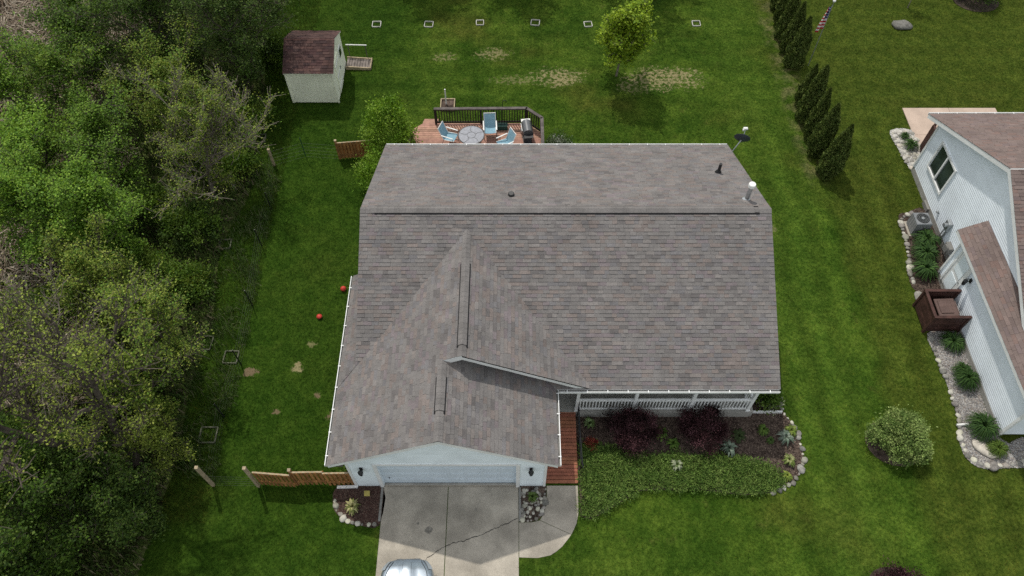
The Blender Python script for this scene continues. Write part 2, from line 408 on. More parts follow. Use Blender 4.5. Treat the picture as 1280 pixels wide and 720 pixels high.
# planting beds
bed_main = [(2.46, 12.15), (2.46, 8.25), (2.75, 8.15), (3.1, 8.28), (3.9, 8.74), (4.7, 9.18), (5.6, 9.22), (7.0, 9.2), (8.4, 9.02), (9.35, 9.1), (10.15, 9.40), (10.62, 9.80), (10.88, 10.35), (10.95, 10.85), (10.78, 11.8), (10.5, 12.3), (10.45, 13.2), (10.2, 14.0), (9.2, 14.2), (9.2, 12.15)]
sheet('mulch_bed', bed_main, .02, m_mulch)
bed_left = wobble([(-6.5, 8.85), (-6.33, 8.41), (-5.95, 8.05), (-5.41, 7.93), (-4.72, 7.95), (-4.72, 9.34), (-6.3, 9.34)], 3, .015, 5)
sheet('mulch_bed', bed_left, .02, m_mulch)
sheet('mulch_bed', [(-5.35, 8.05), (-4.84, 8.05), (-4.84, 9.33), (-5.35, 9.33)], .026, m_mulchr)
bed_rock = [(.26, 8.05), (.7, 8.05), (.97, 8.14), (1.12, 8.34), (1.25, 8.73), (1.25, 9.36), (.26, 9.36)]
sheet('mulch_bed', bed_rock, .014, m_mulch)
bed_n1 = wobble([(17.68, 21.95), (17.62, 20.6), (17.45, 19.5), (17.2, 18.7), (17.3, 17.9), (18.44, 17.6), (19.1, 19.0), (19.1, 22.3), (18.2, 22.25)], 3, .02, 6)
sheet('mulch_bed', bed_n1, .02, m_mulch)
bed_n2 = wobble([(17.15, 15.8), (17.2, 14.6), (17.25, 13.1), (17.2, 12.1), (16.95, 11.15), (17.0, 10.4), (17.5, 10.02), (18.3, 10.04), (19.6, 10.2), (19.6, 11.28), (18.42, 11.3), (18.42, 15.8)], 3, .02, 7)
sheet('gravel_bed', bed_n2, .02, m_gravel)
bed_n3 = wobble([(18.85, 27.45), (18.85, 26.4), (19.05, 25.2), (19.12, 24.9), (19.9, 25.0), (20.0, 26.4), (19.85, 27.5)], 3, .02, 8)
sheet('gravel_bed', bed_n3, .02, m_gravel)
patio_poly = [(19.85, 29.05), (20.06, 25.3), (24.6, 25.3), (24.6, 29.05)]
pat = bpy.data.objects.new('patio', None); COL.objects.link(pat); pat.location = (21.5, 27, 0); pat['kind'] = 'structure'
for (a, b) in ((19.88, 22.2), (22.215, 24.6)):
    for (c, d) in ((25.3, 27.15), (27.165, 29.05)):
        build(MB().flat([(a, c), (b, c), (b, d), (a, d)], -.05, .045), 'slab', m_patio, pat)
sheet('mulch_bed', [(13.35 + 1.15 + 1.12 * math.cos(a * .314), 11.05 + .95 * math.sin(a * .314)) for a in range(20)], .02, m_mulch)
sheet('mulch_bed', [(26.6 + 1.3 * math.cos(a * .314), 37.9 + 1.1 * math.sin(a * .314)) for a in range(20)], .02, m_soil)
sheet('mulch_bed', [(12.95 + .8 * math.cos(a * .314), 5.9 + .6 * math.sin(a * .314)) for a in range(20)], .02, m_soil)

# ---------------------------------------------------------------- grass blades on the lawn (nobody could count it)
def grass():
    n = 1150000
    P = np.stack([rng.uniform(-15.5, 31, n), rng.uniform(4.6, 39.5, n)], 1)
    # only where the lawn can be seen from round the photograph's place
    half = 13.5 + (P[:, 1] - 4.6) * .52
    keep = (np.abs(P[:, 0]) < half + 3.0)
    for poly in (floor_poly, bed_main, bed_left, bed_rock, bed_n1, bed_n2, bed_n3, patio_poly, walk_pts,
                 [(DX0, -20), (DX1, -20), (DX1, 9.6), (DX0, 9.6)], [(-5.7, 9.3), (1.3, 9.3), (1.3, 12), (9.2, 12), (9.2, 23.5), (-5.2, 23.5), (-5.7, 16.8)],
                 [(1.1, 9.3), (2.5, 9.3), (2.5, 12.3), (1.1, 12.3)], [(-11.2, 29.4), (-8.8, 29.4), (-8.8, 32.4), (-11.2, 32.4)],
                 [(19.1, 24.85), (19.1, 18.7), (18.4, 18.7), (18.4, 11.2), (40, 11.2), (40, 24.85)], [(-4.8, 23.5), (1.5, 23.5), (1.5, 27), (.7, 27.4), (-4.3, 27.4), (-4.8, 27)],
                 [(13.5, 10.2), (15.5, 10.2), (15.5, 11.9), (13.5, 11.9)]):
        keep &= ~inside(P, poly)
    for cx, cy, rx, ry, st, pk in STRAW:
        d = ((P[:, 0] - cx) / rx) ** 2 + ((P[:, 1] - cy) / ry) ** 2
        keep &= ~((d < 1.1) & (rng.random(n) < .72 * st))
    P = P[keep]; n = len(P)
    a = rng.uniform(0, 6.283, n); h = rng.uniform(.028, .068, n)
    rough = ((P[:, 0] < -10.9) & (P[:, 1] > 8)); h[rough] *= rng.uniform(1.2, 3.4, rough.sum())
    # taller turf left by the mower round the edges of beds
    w = rng.uniform(.010, .019, n); l = rng.uniform(.3, 1.1, n) * h; b = a + rng.uniform(-1, 1, n)
    # mower passes lay the blades one way or the other
    lay = np.where(np.sin(P[:, 0] * 5.2) > 0, 1, -1) * ((P[:, 0] > 9) & (P[:, 1] < 30)) * .02
    B0 = np.stack([P[:, 0] - np.cos(a) * w / 2, P[:, 1] - np.sin(a) * w / 2, np.zeros(n)], 1)
    B1 = np.stack([P[:, 0] + np.cos(a) * w / 2, P[:, 1] + np.sin(a) * w / 2, np.zeros(n)], 1)
    T = np.stack([P[:, 0] - np.sin(b) * l, P[:, 1] + np.cos(b) * l + lay, h], 1)
    t = rng.normal(1, .2, n).clip(.5, 1.7); tone = np.stack([t * rng.uniform(.85, 1.25, n), t, t * rng.uniform(.7, 1.2, n)], 1)
    dry = rng.random(n) < .03; tone[dry] *= np.array([2.2, 1.5, 2.0])
    if rough.any(): tone[rough] *= np.array([1.05, .85, 1.1])
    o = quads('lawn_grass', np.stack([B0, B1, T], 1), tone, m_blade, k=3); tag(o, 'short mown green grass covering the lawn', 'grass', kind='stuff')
grass()

def strands(name, poly, n, mat, tones, length, z0, label, cat, box, hmax=.35, width=.02, seed=1):
    rg = np.random.default_rng(seed)
    P = np.stack([rg.uniform(box[0], box[1], n), rg.uniform(box[2], box[3], n)], 1); P = P[inside(P, poly)]; n = len(P)
    # swirling lay directions so that the strands mat together in tufts
    if name == 'rough_grass':
        P = P[np.sin(P[:, 0] * 3.1 + 2 * np.sin(P[:, 1] * 1.3)) + np.cos(P[:, 1] * 2.3 + P[:, 0]) + rg.normal(0, .5, n) > -.1]; n = len(P)
    ang = 3.0 * np.sin(P[:, 0] * .9 + 1.3 * np.sin(P[:, 1] * .7)) + 2.0 * np.cos(P[:, 1] * 1.1) + rg.normal(0, .55 if hmax < .38 else 2.0, n)
    L = length * rg.uniform(.5, 1.3, n); h = hmax * rg.uniform(.1, 1, n) ** 1.5
    dx, dy = np.cos(ang), np.sin(ang); w = width * rg.uniform(.5, 1.4, n)
    hz = z0 + .12 * (1 + np.sin(P[:, 0] * 2.1) * np.cos(P[:, 1] * 1.7))
    q = lambda s, side, z: np.stack([P[:, 0] + dx * L * s - dy * w * side, P[:, 1] + dy * L * s + dx * w * side, z], 1)
    A = np.stack([q(-.5, -1, hz * .3), q(-.5, 1, hz * .3), q(0, .8, hz + h), q(0, -.8, hz + h)], 1)
    Bq = np.stack([q(0, -.8, hz + h), q(0, .8, hz + h), q(.5, .3, hz * .6 + h * .5), q(.5, -.3, hz * .6 + h * .5)], 1)
    k = rg.integers(0, len(tones), n); t = np.array(tones)[k] * rg.uniform(.65, 1.3, n)[:, None]
    o = quads(name, np.concatenate([A, Bq]), np.concatenate([t, t]), mat); tag(o, label, cat, kind='stuff')
m_strand = M('dry strands', (1, 1, 1), .85, 0, spec=.15, trans=.1)
strands('dead_reeds', marsh_poly, 60000, m_strand, [(.30, .25, .19), (.22, .17, .12), (.38, .33, .26), (.15, .11, .08)], 1.1, .05, 'matted tan dead reeds in the marsh behind the trees', 'reeds', (-34, -16.5, 11, 42), .35, .022, 11)
rough_poly = [(-12.9, 9.6), (-10.85, 9.6), (-10.75, 14), (-10.9, 20), (-11.0, 25.2), (-12.6, 25.6), (-12.6, 18), (-12.8, 13)]
strands('rough_grass', rough_poly, 5500, m_strand, [(.06, .11, .025), (.08, .125, .035), (.05, .085, .02), (.14, .15, .075)], .20, .01, 'long grey green unmown grass along the wire fence', 'rough grass', (-13, -10.7, 9.5, 25.7), .385, .009, 13)
strands('undergrowth_weeds', floor_poly, 60000, m_strand, [(.06, .10, .018), (.08, .12, .024), (.04, .07, .016), (.12, .11, .06)], .30, .02, 'low dark weeds and litter growing beneath the trees', 'weeds', (-27, -11.8, 3.5, 41), .4, .022, 12)
# ---------------------------------------------------------------- wedge-shaped pieces: shingles and siding boards
def cliprect(poly, u0, u1, v0, v1):
    def half(P, ax, s, lim):
        out = []
        for i in range(len(P)):
            a, b = P[i], P[(i + 1) % len(P)]
            da, db = s * (a[ax] - lim), s * (b[ax] - lim)
            if da >= 0: out.append(a)
            if da * db < 0:
                t = da / (da - db); out.append((a[0] + (b[0] - a[0]) * t, a[1] + (b[1] - a[1]) * t))
        return out
    for ax, s, lim in ((0, 1, u0), (0, -1, u1), (1, 1, v0), (1, -1, v1)):
        poly = half(poly, ax, s, lim)
        if len(poly) < 3: return []
    A = sum(poly[i][0] * poly[(i + 1) % len(poly)][1] - poly[(i + 1) % len(poly)][0] * poly[i][1] for i in range(len(poly))) / 2
    return poly if abs(A) > 4e-4 else []

def wedge(mb, poly, O, U, V, N, v0, v1, t0, t1, tone, base=0.0):
    top = []; bot = []
    for u, v in poly:
        h = t0 + (t1 - t0) * (v - v0) / (v1 - v0); p = O + U * u + V * v
        top.append(p + N * (h + base)); bot.append(p + N * base)
    n = len(top)
    if (Vector(top[1]) - Vector(top[0])).cross(Vector(top[2]) - Vector(top[1])).dot(N) < 0: top.reverse(); bot.reverse()
    mb.add(top + bot, [tuple(range(n))] + [(i, n + i, n + (i + 1) % n, (i + 1) % n) for i in range(n)], tone)

TONES = [(1, 1, 1)] * 5 + [(.88, .88, .91), (.80, .79, .80), (1.08, 1.03, 1.0), (1.12, 1.1, 1.09), (1.09, .99, .95), (1.02, .93, .90), (.93, .95, 1.0), (1.02, .94, 1.0)]
def shingle_tabs(O, U, V, pieces, seed, expo=.143, wid=(.17, .24, .31, .40), tones=TONES):
    """returns [(poly, O, U, V, N, v0, v1, t, tone)] for roof pieces given as convex polygons in (u, v)"""
    rr = random.Random(seed); O = Vector(O); U = Vector(U).normalized(); V = Vector(V).normalized(); N = U.cross(V)
    if N.z < 0: N = -N
    us = [p[0] for q in pieces for p in q]; vs = [p[1] for q in pieces for p in q]
    out = []; k = 0
    while k * expo < max(vs):
        v0 = k * expo; v1 = v0 + expo + .018; u = min(us) - rr.random() * .3; thick = rr.random() < .5
        while u < max(us):
            w = rr.choice(wid); thick = not thick if rr.random() < .75 else thick
            tn = rr.choice(tones); b = rr.uniform(.93, 1.07); tn = tuple(c * b for c in tn)
            for q in pieces:
                pl = cliprect(q, u, u + w - .004, v0, v1)
                if pl: out.append((pl, O, U, V, N, v0, v1, .021 if thick else .010, tn))
            u += w
        k += 1
    return out

def put_shingles(parent, tabs, mat, singles=0, base=.002):
    """the nearest tabs are parts of their own, the rest one joined part"""
    def dist(t):
        p = t[1] + t[2] * t[0][0][0] + t[3] * t[0][0][1]; return (p - Vector((0, 0, CAM_H))).length
    full = [t for t in tabs if len(t[0]) == 4 and abs(t[0][0][0] - t[0][2][0]) > .15 and abs(t[0][0][1] - t[0][2][1]) > .12]
    chosen = set(id(t) for t in sorted(full, key=dist)[:singles])
    mb = MB()
    for t in tabs:
        if id(t) in chosen:
            m1 = MB(); wedge(m1, t[0], *t[1:5], t[5], t[6], t[7], .001, t[8], base); build(m1, 'shingle', mat, parent)
        else: wedge(mb, t[0], *t[1:5], t[5], t[6], t[7], .001, t[8], base)
    o = build(mb, 'shingle_field', mat, parent); o['kind'] = 'stuff'; return o

def siding(parent, O, U, N, pieces, mat, expo=.105, t=.013, seed=1, name='siding_board'):
    O = Vector(O); U = Vector(U); N = Vector(N); Vv = Vector((0, 0, 1)); rr = random.Random(seed)
    zs = [p[1] for q in pieces for p in q]; us = [p[0] for q in pieces for p in q]
    for q in pieces:
        k = int(min(p[1] for p in q) / expo)
        while k * expo < max(p[1] for p in q):
            pl = cliprect(q, min(us) - 1, max(us) + 1, k * expo, (k + 1) * expo - .0005)
            if pl:
                mb = MB(); b = rr.uniform(.97, 1.02)
                wedge(mb, pl, O, U, Vv, N, k * expo, (k + 1) * expo, t, .002, (b, b, b), .004); build(mb, name, mat, parent)
            k += 1

def gutter(parent, a, b, out, mat=None, spacing=.85):
    """open white gutter from a to b with hangers; out = horizontal direction away from the roof"""
    mat = mat or m_trim; a = Vector(a); b = Vector(b); out = Vector(out); L = (b - a).length; d = (b - a) / L
    mb = MB(); w, h = .12, .10
    for off, ww, z0, z1 in ((.006, .012, -h, .0), (w, .024, -h, .012)):
        mb.prism([a + out * (off - ww / 2) + Vector((0, 0, z0)), a + out * (off + ww / 2) + Vector((0, 0, z0)), a + out * (off + ww / 2) + Vector((0, 0, z1)), a + out * (off - ww / 2) + Vector((0, 0, z1))], b - a)
    mb.prism([a + Vector((0, 0, -h - .012)), a + out * (w + .008) + Vector((0, 0, -h - .012)), a + out * (w + .008) + Vector((0, 0, -h)), a + Vector((0, 0, -h))], b - a)
    g = build(mb, 'gutter', mat, parent)
    lf = MB(); lf.prism([a + out * .014 + Vector((0, 0, -h + .002)), a + out * (w - .01) + Vector((0, 0, -h + .002)), a + out * (w - .01) + Vector((0, 0, -h + .03)), a + out * .014 + Vector((0, 0, -h + .03))], b - a)
    build(lf, 'gutter_silt', m_concd, g)
    s = spacing * .4
    while s < L:
        c = a + d * s + out * (w * .5) + Vector((0, 0, .004)); q = MB()
        ang = math.atan2(out.y, out.x); q.box(c, (w + .05, .03, .010), rz=ang); build(q, 'gutter_hanger', mat, g); s += spacing
    return g

# ---------------------------------------------------------------- the house
house = thing('house', 'single storey white house with large grey brown shingle roof and attached garage', 'house', (2.0, 17.0, 0))
EZ, YF, YB, YR, RZ = 2.75, 11.95, 23.80, 17.87, 5.52      # eave height, front / rear eave, ridge line and height
XL, XR = -5.56, 9.51
GX0, GX1, GY0, GYB = -6.15, 1.52, 9.13, 16.81            # garage roof
P_ = .544
XU, XLr = -1.65, -2.315                                   # ridge lines of the upper and lower cross gable
ZU, ZL = EZ + (XU - GX0) * P_, EZ + (XLr - GX0) * P_
slope_m = (RZ - EZ) / (YR - YF)
valley_y = lambda z: YF + (z - EZ) / slope_m
yU = valley_y(ZU)

# roof decks (board with painted edge), shingles above
deck = MB(); th = (0, 0, -.15)
deck.prism([(XL, YF, EZ), (XR, YF, EZ), (XR, YR, RZ), (XL, YR, RZ)], th)
deck.prism([(XL, YR, RZ), (XR, YR, RZ), (XR, YB, EZ - .02), (XL, YB, EZ - .02)], th)
build(deck, 'roof_edge', m_trim, house)
deck = MB(); lz = lambda x: EZ + (x - GX0) * P_
deck.prism([(GX0, GY0, EZ), (XLr, GY0, ZL), (XLr, YF + .25, ZL), (GX0, YF + .25, EZ)], th)
deck.prism([(GX0, YF + .25, EZ), (XL, YF + .25, lz(XL)), (XL, GYB, lz(XL)), (GX0, GYB, EZ)], th)
deck.prism([(XLr, GY0, ZL), (GX1, GY0, ZL - (GX1 - XLr) * P_), (GX1, YF - .04, ZL - (GX1 - XLr) * P_), (GX1 - .3, YF + .36, ZL - (GX1 - .3 - XLr) * P_), (XLr, YF + .36, ZL)], th)
build(deck, 'roof_edge', m_trim, house)
xv = XU + (ZU - EZ) / P_                                    # where the upper right slope meets the main eave
deck = MB()
deck.prism([(XLr, YF, lz(XLr) + .012), (XU, YF, ZU), (XU, YF + .10, ZU), (XLr, YF + .10, lz(XLr) + .012)], (0, 0, -.28))
deck.prism([(XU, YF, ZU), (xv, YF, EZ), (xv, YF + .10, EZ), (XU, YF + .10, ZU)], (0, 0, -.28))
build(deck, 'rake_board', m_trim, house)
gf = MB()   # upper gable infill behind the rake board
gf.add([(XLr - .3, YF + .32, ZL - .55), (xv - .4, YF + .32, EZ - .1), (XU, YF + .32, ZU - .05)], [(0, 1, 2)])
build(gf, 'gable_wall', m_white, house)

tabs = []
Lm = math.hypot(YR - YF, RZ - EZ)
uxv = xv - XL
tabs += shingle_tabs((XL - .02, YF - .03, EZ - .014 + .02), (1, 0, 0), (0, YR - YF, RZ - EZ), [[(0, 0), (XR - XL + .04, 0), (XR - XL + .04, Lm), (0, Lm)]], 21)
tabs += shingle_tabs((XR + .02, YB + .03, EZ - .014), (-1, 0, 0), (0, YR - YB, RZ - EZ + .02), [[(0, 0), (XR - XL + .04, 0), (XR - XL + .04, Lm), (0, Lm)]], 22)
# left slope of the wing: lower garage strip, triangle up to the valley, sliver beside the main gable
c_ = math.sqrt(1 + P_ * P_); sl_ = lambda x: (x - GX0 + .03) * c_
y0 = GY0 - .03
tri = [(YF - y0, 0), (yU - y0 + .05, sl_(XU)), (YF - y0, sl_(XU))]
tabs += shingle_tabs((GX0 - .03, y0, EZ - .0), (0, 1, 0), (1, 0, P_), [[(0, 0), (YF - y0, 0), (YF - y0, sl_(XLr)), (0, sl_(XLr))], [(YF - y0, 0), (valley_y(EZ) - y0 + .04, 0), (yU - y0 + .04, sl_(XU)), (YF - y0, sl_(XU))],
    [(YF - y0, 0), (GYB - y0, 0), (GYB - y0, sl_(XL)), (valley_y(lz(XL)) - y0, sl_(XL))]], 23)
tr = MB()
# right slopes
srr = lambda x, x0: (x0 + .03 - x) * c_
tabs += shingle_tabs((GX1 + .03, YF + .36, ZL - (GX1 - XLr) * P_ - .0), (0, -1, 0), (-1, 0, P_), [[(.31, 0), (YF + .36 - y0, 0), (YF + .36 - y0, srr(XLr, GX1)), (0, srr(XLr, GX1)), (0, .36)]], 24)
tabs += shingle_tabs((xv + .0, YF - .03, EZ + .012), (0, 1, 0), (-1, 0, P_), [[(0, 0), (0, (xv - XU) * c_), (yU - YF + .03, (xv - XU) * c_), (.03, 0)]], 25)
build(MB().prism([(xv, YF, EZ - .0), (XU, YF, ZU - .0), (XU, yU, ZU - .0)], (0, 0, -.1)), 'roof_deck', m_trim, house)
put_shingles(house, tabs, m_shingle, 300)

def ridge(a, b, side, wid, vent=None, seed=1, vents=True, mat=m_shingle, parent=house, drop=None):
    """overlapping cap shingles along a ridge from a to b; vent = (s0, s1) stretch raised on a dark slot"""
    a = Vector(a); b = Vector(b); L = (b - a).length; d = (b - a) / L; side = Vector(side); rr = random.Random(seed); s = 0; k = 0
    drop = drop or .45; cm = MB()
    while s < L:
        e = min(L, s + .21); up = .03 if not vent or not (vent[0] < s < vent[1]) else .055
        tn = (rr.uniform(.92, 1.05),) * 3; q0 = a + d * s; q1 = a + d * e; z0 = Vector((0, 0, up + .006)); z1 = Vector((0, 0, up))
        dz = Vector((0, 0, -wid * drop)); l0 = [q0 - side * wid + dz + z0, q0 + z0, q0 + side * wid + dz + z0]; l1 = [q1 - side * wid + dz + z1, q1 + z1, q1 + side * wid + dz + z1]
        t = Vector((0, 0, -.02))
        cm.add(l0 + l1 + [p + t for p in l0 + l1], [(0, 1, 4, 3), (1, 2, 5, 4), (0, 6, 7, 1), (1, 7, 8, 2), (3, 4, 10, 9), (4, 5, 11, 10), (0, 3, 9, 6), (2, 8, 11, 5), (6, 9, 10, 7), (7, 10, 11, 8)], tn)
        s = e
    o = build(cm, 'ridge_cap', mat, parent); o['kind'] = 'stuff'
    if vent:
        v = MB(); p0 = a + d * vent[0]; p1 = a + d * vent[1]
        for sg in (-1, 1):
            n = side * sg; w = wid + .032
            v.prism([p0 + n * (w - .05) + Vector((0, 0, -w * drop + .0)), p0 + n * w + Vector((0, 0, -w * drop - .0)), p0 + n * w + Vector((0, 0, -w * drop + .045)), p0 + n * (w - .05) + Vector((0, 0, -w * drop + .075))], p1 - p0)
        build(v, 'ridge_vent', m_vent_dark, parent)
ridge((XR + .02, YR, RZ + .012), (XL - .02, YR, RZ + .012), (0, 1, 0), .155, (.45, XR - XL - .5), 3)
ridge((XU, YF - .02, ZU + .012), (XU, yU + .1, ZU + .012), (1, 0, 0), .15, (.35, 3.75), 4, drop=.52)
ridge((XLr, GY0 - .02, ZL + .012), (XLr, YF + .02, ZL + .012), (1, 0, 0), .15, (.95, 2.25), 5, drop=.52)
# valleys: the cut line where the wing meets the main slope
vm = MB()
for xa in (XL, xv - .05): vm.tube((xa, valley_y(EZ + abs(xa - (GX0 if xa < XU else xv)) * P_), EZ + abs(xa - (GX0 if xa < XU else xv)) * P_ + .018), (XU, yU + .02, ZU + .018), .012, n=5)
build(vm, 'valley_line', m_rail_d, house)
gutter(house, (GX0, GY0, EZ - .02), (GX0, GYB, EZ - .02), (-1, 0, 0))
gutter(house, (GX1, GY0, ZL - (GX1 - XLr) * P_ - .02), (GX1, YF - .02, ZL - (GX1 - XLr) * P_ - .02), (1, 0, 0), spacing=.78)
gutter(house, (GX1 + .15, YF, EZ - .02), (XR, YF, EZ - .02), (0, -1, 0), spacing=.72)
gutter(house, (XR, YB, EZ - .04), (XL, YB, EZ - .04), (0, 1, 0), spacing=.8)

# walls
wl = MB(); FW = 14.0
wl.prism([(-5.2, FW, 0), (9.2, FW, 0), (9.2, FW, 2.9), (-5.2, FW, 2.9)], (0, .15, 0))
wl.prism([(-5.2, 23.35, 0), (9.2, 23.35, 0), (9.2, 23.35, 2.62), (-5.2, 23.35, 2.62)], (0, .15, 0))
for x in (-5.2, 9.05):
    wl.prism([(x, 14.152, 0), (x, 23.348, 0), (x, 23.348, 2.75), (x, YR, RZ - .18), (x, 14.152, 3.55)], (.15, 0, 0))
build(wl, 'wall', m_white, house)
gy = 9.36
wl = MB()
wl.prism([(-5.64, gy + .16, 0), (-5.64, 16.6, 0), (-5.64, 16.6, 2.85), (-5.64, gy + .16, 2.85)], (.15, 0, 0))
wl.prism([(1.0, gy + .16, 0), (1.0, 12.4, 0), (1.0, 12.4, 2.8), (1.0, gy + .16, 2.8)], (.15, 0, 0))
wl.prism([(-5.64, 16.45, 0), (-5.2, 16.45, 0), (-5.2, 16.45, 2.95), (-5.64, 16.45, 2.85)], (0, .15, 0))
build(wl, 'wall', m_white, house)
wl = MB()
zt = lambda x: ZL - abs(x - XLr) * P_ - .16
for pl in ([(-5.64, .02), (-4.66, .02), (-4.66, 2.2), (-5.64, 2.2)], [(.14, .02), (1.15, .02), (1.15, 2.2), (.14, 2.2)], [(-5.64, 2.2), (1.15, 2.2), (1.15, zt(1.15)), (XLr, zt(XLr)), (-5.64, zt(-5.64))]):
    wl.prism([(x, gy, z) for x, z in pl], (0, .155, 0))
build(wl, 'wall', m_white, house)
siding(house, (0, gy, 0), (1, 0, 0), (0, -1, 0), [[(-5.64, .16), (-4.80, .16), (-4.80, 2.31), (-5.64, 2.31)], [(.28, .16), (1.15, .16), (1.15, 2.31), (.28, 2.31)],
    [(-5.64, 2.31), (1.15, 2.31), (1.15, zt(1.15)), (XLr, zt(XLr)), (-5.64, zt(-5.64))]], m_white, .115, .014, 4)
siding(house, (-5.64, 0, 0), (0, 1, 0), (-1, 0, 0), [[(gy, .16), (16.6, .16), (16.6, 2.72), (gy, 2.72)]], m_white, .115, .014, 5)
siding(house, (1.15, 0, 0), (0, 1, 0), (1, 0, 0), [[(gy, .4), (12.4, .4), (12.4, 2.6), (gy, 2.6)]], m_white, .115, .014, 6)
tb = MB()
for x in (-5.66, 1.17): tb.box((x, gy - .012, 1.3), (.09, .07, 2.4))
tb.box((-4.73, gy - .02, 1.15), (.13, .06, 2.26)); tb.box((.21, gy - .02, 1.15), (.13, .06, 2.26)); tb.box((-2.26, gy - .02, 2.245), (4.81, .06, .13))
build(tb, 'door_casing', m_trim, house)
fb = MB()
fb.prism([(GX0 - .02, GY0 - .024, EZ - .0), (XLr, GY0 - .024, ZL + .0), (XLr, GY0 - .024, ZL - .2), (GX0 - .02, GY0 - .024, EZ - .18)], (0, .02, 0))
fb.prism([(XLr, GY0 - .024, ZL + .0), (GX1 + .02, GY0 - .024, ZL - (GX1 - XLr) * P_ - .01), (GX1 + .02, GY0 - .024, ZL - (GX1 - XLr) * P_ - .19), (XLr, GY0 - .024, ZL - .2)], (0, .02, 0))
build(fb, 'rake_board', m_trim, house)
sf = MB()
sf.prism([(GX0 + .03, GY0 + .02, EZ - .2), (-5.70, GY0 + .02, EZ - .2), (-5.70, GY0 + .02, EZ + .05), ], (0, 7.4, 0))
sf.prism([(GX1 - .03, GY0 + .02, EZ - .2), (1.22, GY0 + .02, EZ + .02), (1.22, GY0 + .02, EZ - .2)], (0, 2.7, 0))
build(sf, 'soffit', m_rail_d, house)  # shade under the eaves is put into the dark soffit colour
gd = build(MB().box((-2.26, gy + .15, 1.09), (4.9, .02, 2.2)), 'garage_door', m_door, house)
for k in range(4):
    q = MB(); q.box((-2.26, gy + .125, .04 + .26 + k * .532), (4.82, .035, .522), bev=.006)
    for j in range(8): q.box((-2.26 - 2.11 + j * .603, gy + .105, .30 + k * .532), (.47, .014, .34), bev=.005)
    build(q, 'panel', m_door, gd)
build(MB().box((-4.42, gy + .10, .62), (.03, .03, .14)), 'handle', m_black, gd)
fd = MB(); fd.box((-2.26, gy + .05, .045), (6.78, .05, .1)); fd.box((-5.665, 13, .06), (.05, 7.1, .16)); build(fd, 'foundation', m_found, house)
def lantern(x):
    q = MB(); q.box((x, gy - .035, 1.86), (.11, .03, .22), bev=.005); q.path([(x, gy - .05, 1.92), (x, gy - .12, 2.02), (x, gy - .17, 1.97)], .011)
    q.lathe((x, gy - .17, 1.62), [(.02, 0), (.055, .02), (.075, .10), (.085, .26), (.10, .27), (.05, .34), (.012, .38)], 8)
    o = build(q, 'wall_lantern', m_black, house)
    build(MB().lathe((x, gy - .17, 1.66), [(.06, 0), (.079, .08), (.087, .19)], 8), 'glass', m_glass_d, o)
lantern(-5.22); lantern(.66)
dsp = MB(); dsp.box((-5.72, 9.45, 1.4), (.09, .07, 2.6)); dsp.box((-6.0, 9.30, .09), (.75, .09, .075), rz=.03); build(dsp, 'downspout', m_trim, house)

# roof fittings
def pipe(name, x, y, r, h, mat, cone=None, cap=None):
    z = RZ - abs(y - YR) * slope_m - .03
    q = MB(); q.lathe((x, y, z), cone or [(r * 1.8, .0), (r * 1.1, .12), (r, .14), (r, h)], 16); o = build(q, name, mat, house, smooth=False)
    if cap: build(MB().lathe((x, y, z + h), cap, 16), 'pipe_cap', m_pvc, o)
pipe('vent_pipe', 8.38, 21.0, .055, .34, m_black, [(.16, .0), (.11, .12), (.066, .20), (.06, .55)])
pipe('flue_pipe', 8.85, 18.65, .085, .88, m_metal, [(.18, .0), (.17, .05), (.11, .10), (.085, .12), (.085, .78)], [(.125, -.12), (.135, -.10), (.135, .01), (.12, .04), (.02, .05)])
pipe('vent_box', -.03, 18.96, .08, .1, m_black, [(.17, .0), (.15, .03), (.12, .05), (.115, .17), (.09, .19)])

# porch
pf = build(MB().box((5.35, 13.05, .215), (7.72, 1.88, .40)), 'porch_floor', m_found, house)
build(MB().box((5.78, 12.095, .20), (6.66, .02, .40)), 'porch_skirt', m_found, house)
build(MB().box((5.6, 12.18, 2.5), (7.4, .12, .22)), 'porch_beam', m_trim, house)
PX = [2.45, 4.6, 6.75, 8.98]
for x in PX:
    q = MB(); q.box((x, 12.2, 1.42), (.115, .115, 2.0)); q.box((x, 12.2, .47), (.16, .16, .10)); q.box((x, 12.2, 2.36), (.16, .16, .08)); build(q, 'porch_post', m_trim, house)
def porch_rail(a, b, spacing=.118):
    a = Vector(a); b = Vector(b); d = b - a; L = d.length; ang = math.atan2(d.y, d.x); c = (a + b) / 2
    q = MB(); q.box((c.x, c.y, 1.30), (L, .09, .05), rz=ang); q.box((c.x, c.y, 1.25), (L, .05, .07), rz=ang); q.box((c.x, c.y, .54), (L, .05, .075), rz=ang)
    o = build(q, 'railing', m_trim, house); n = int(L / spacing)
    for i in range(n):
        p = a + d * ((i + .5) / n); build(MB().box((p.x, p.y, .905), (.037, .037, .67), rz=ang), 'baluster', m_trim, o)
for i in range(3): porch_rail((PX[i] + .06, 12.2, 0), (PX[i + 1] - .06, 12.2, 0))
porch_rail((8.98, 12.26, 0), (8.98, 13.9, 0))
for x0, x1, n in ((3.2, 4.6, 'window'), (6.6, 8.0, 'window')):
    o = build(MB().box(((x0 + x1) / 2, 13.98, 1.6), (x1 - x0, .06, 1.3)), n, m_trim, house)
    for k in (0, 1): build(MB().box((x0 + .36 + k * .68, 13.945, 1.6), (.6, .02, 1.15)), 'pane', m_glass_n, o)
o = build(MB().box((2.1, 13.97, 1.42), (.92, .07, 2.0)), 'door', m_brown, house); build(MB().box((2.45, 13.92, 1.4), (.04, .06, .12)), 'handle', m_metal, o)
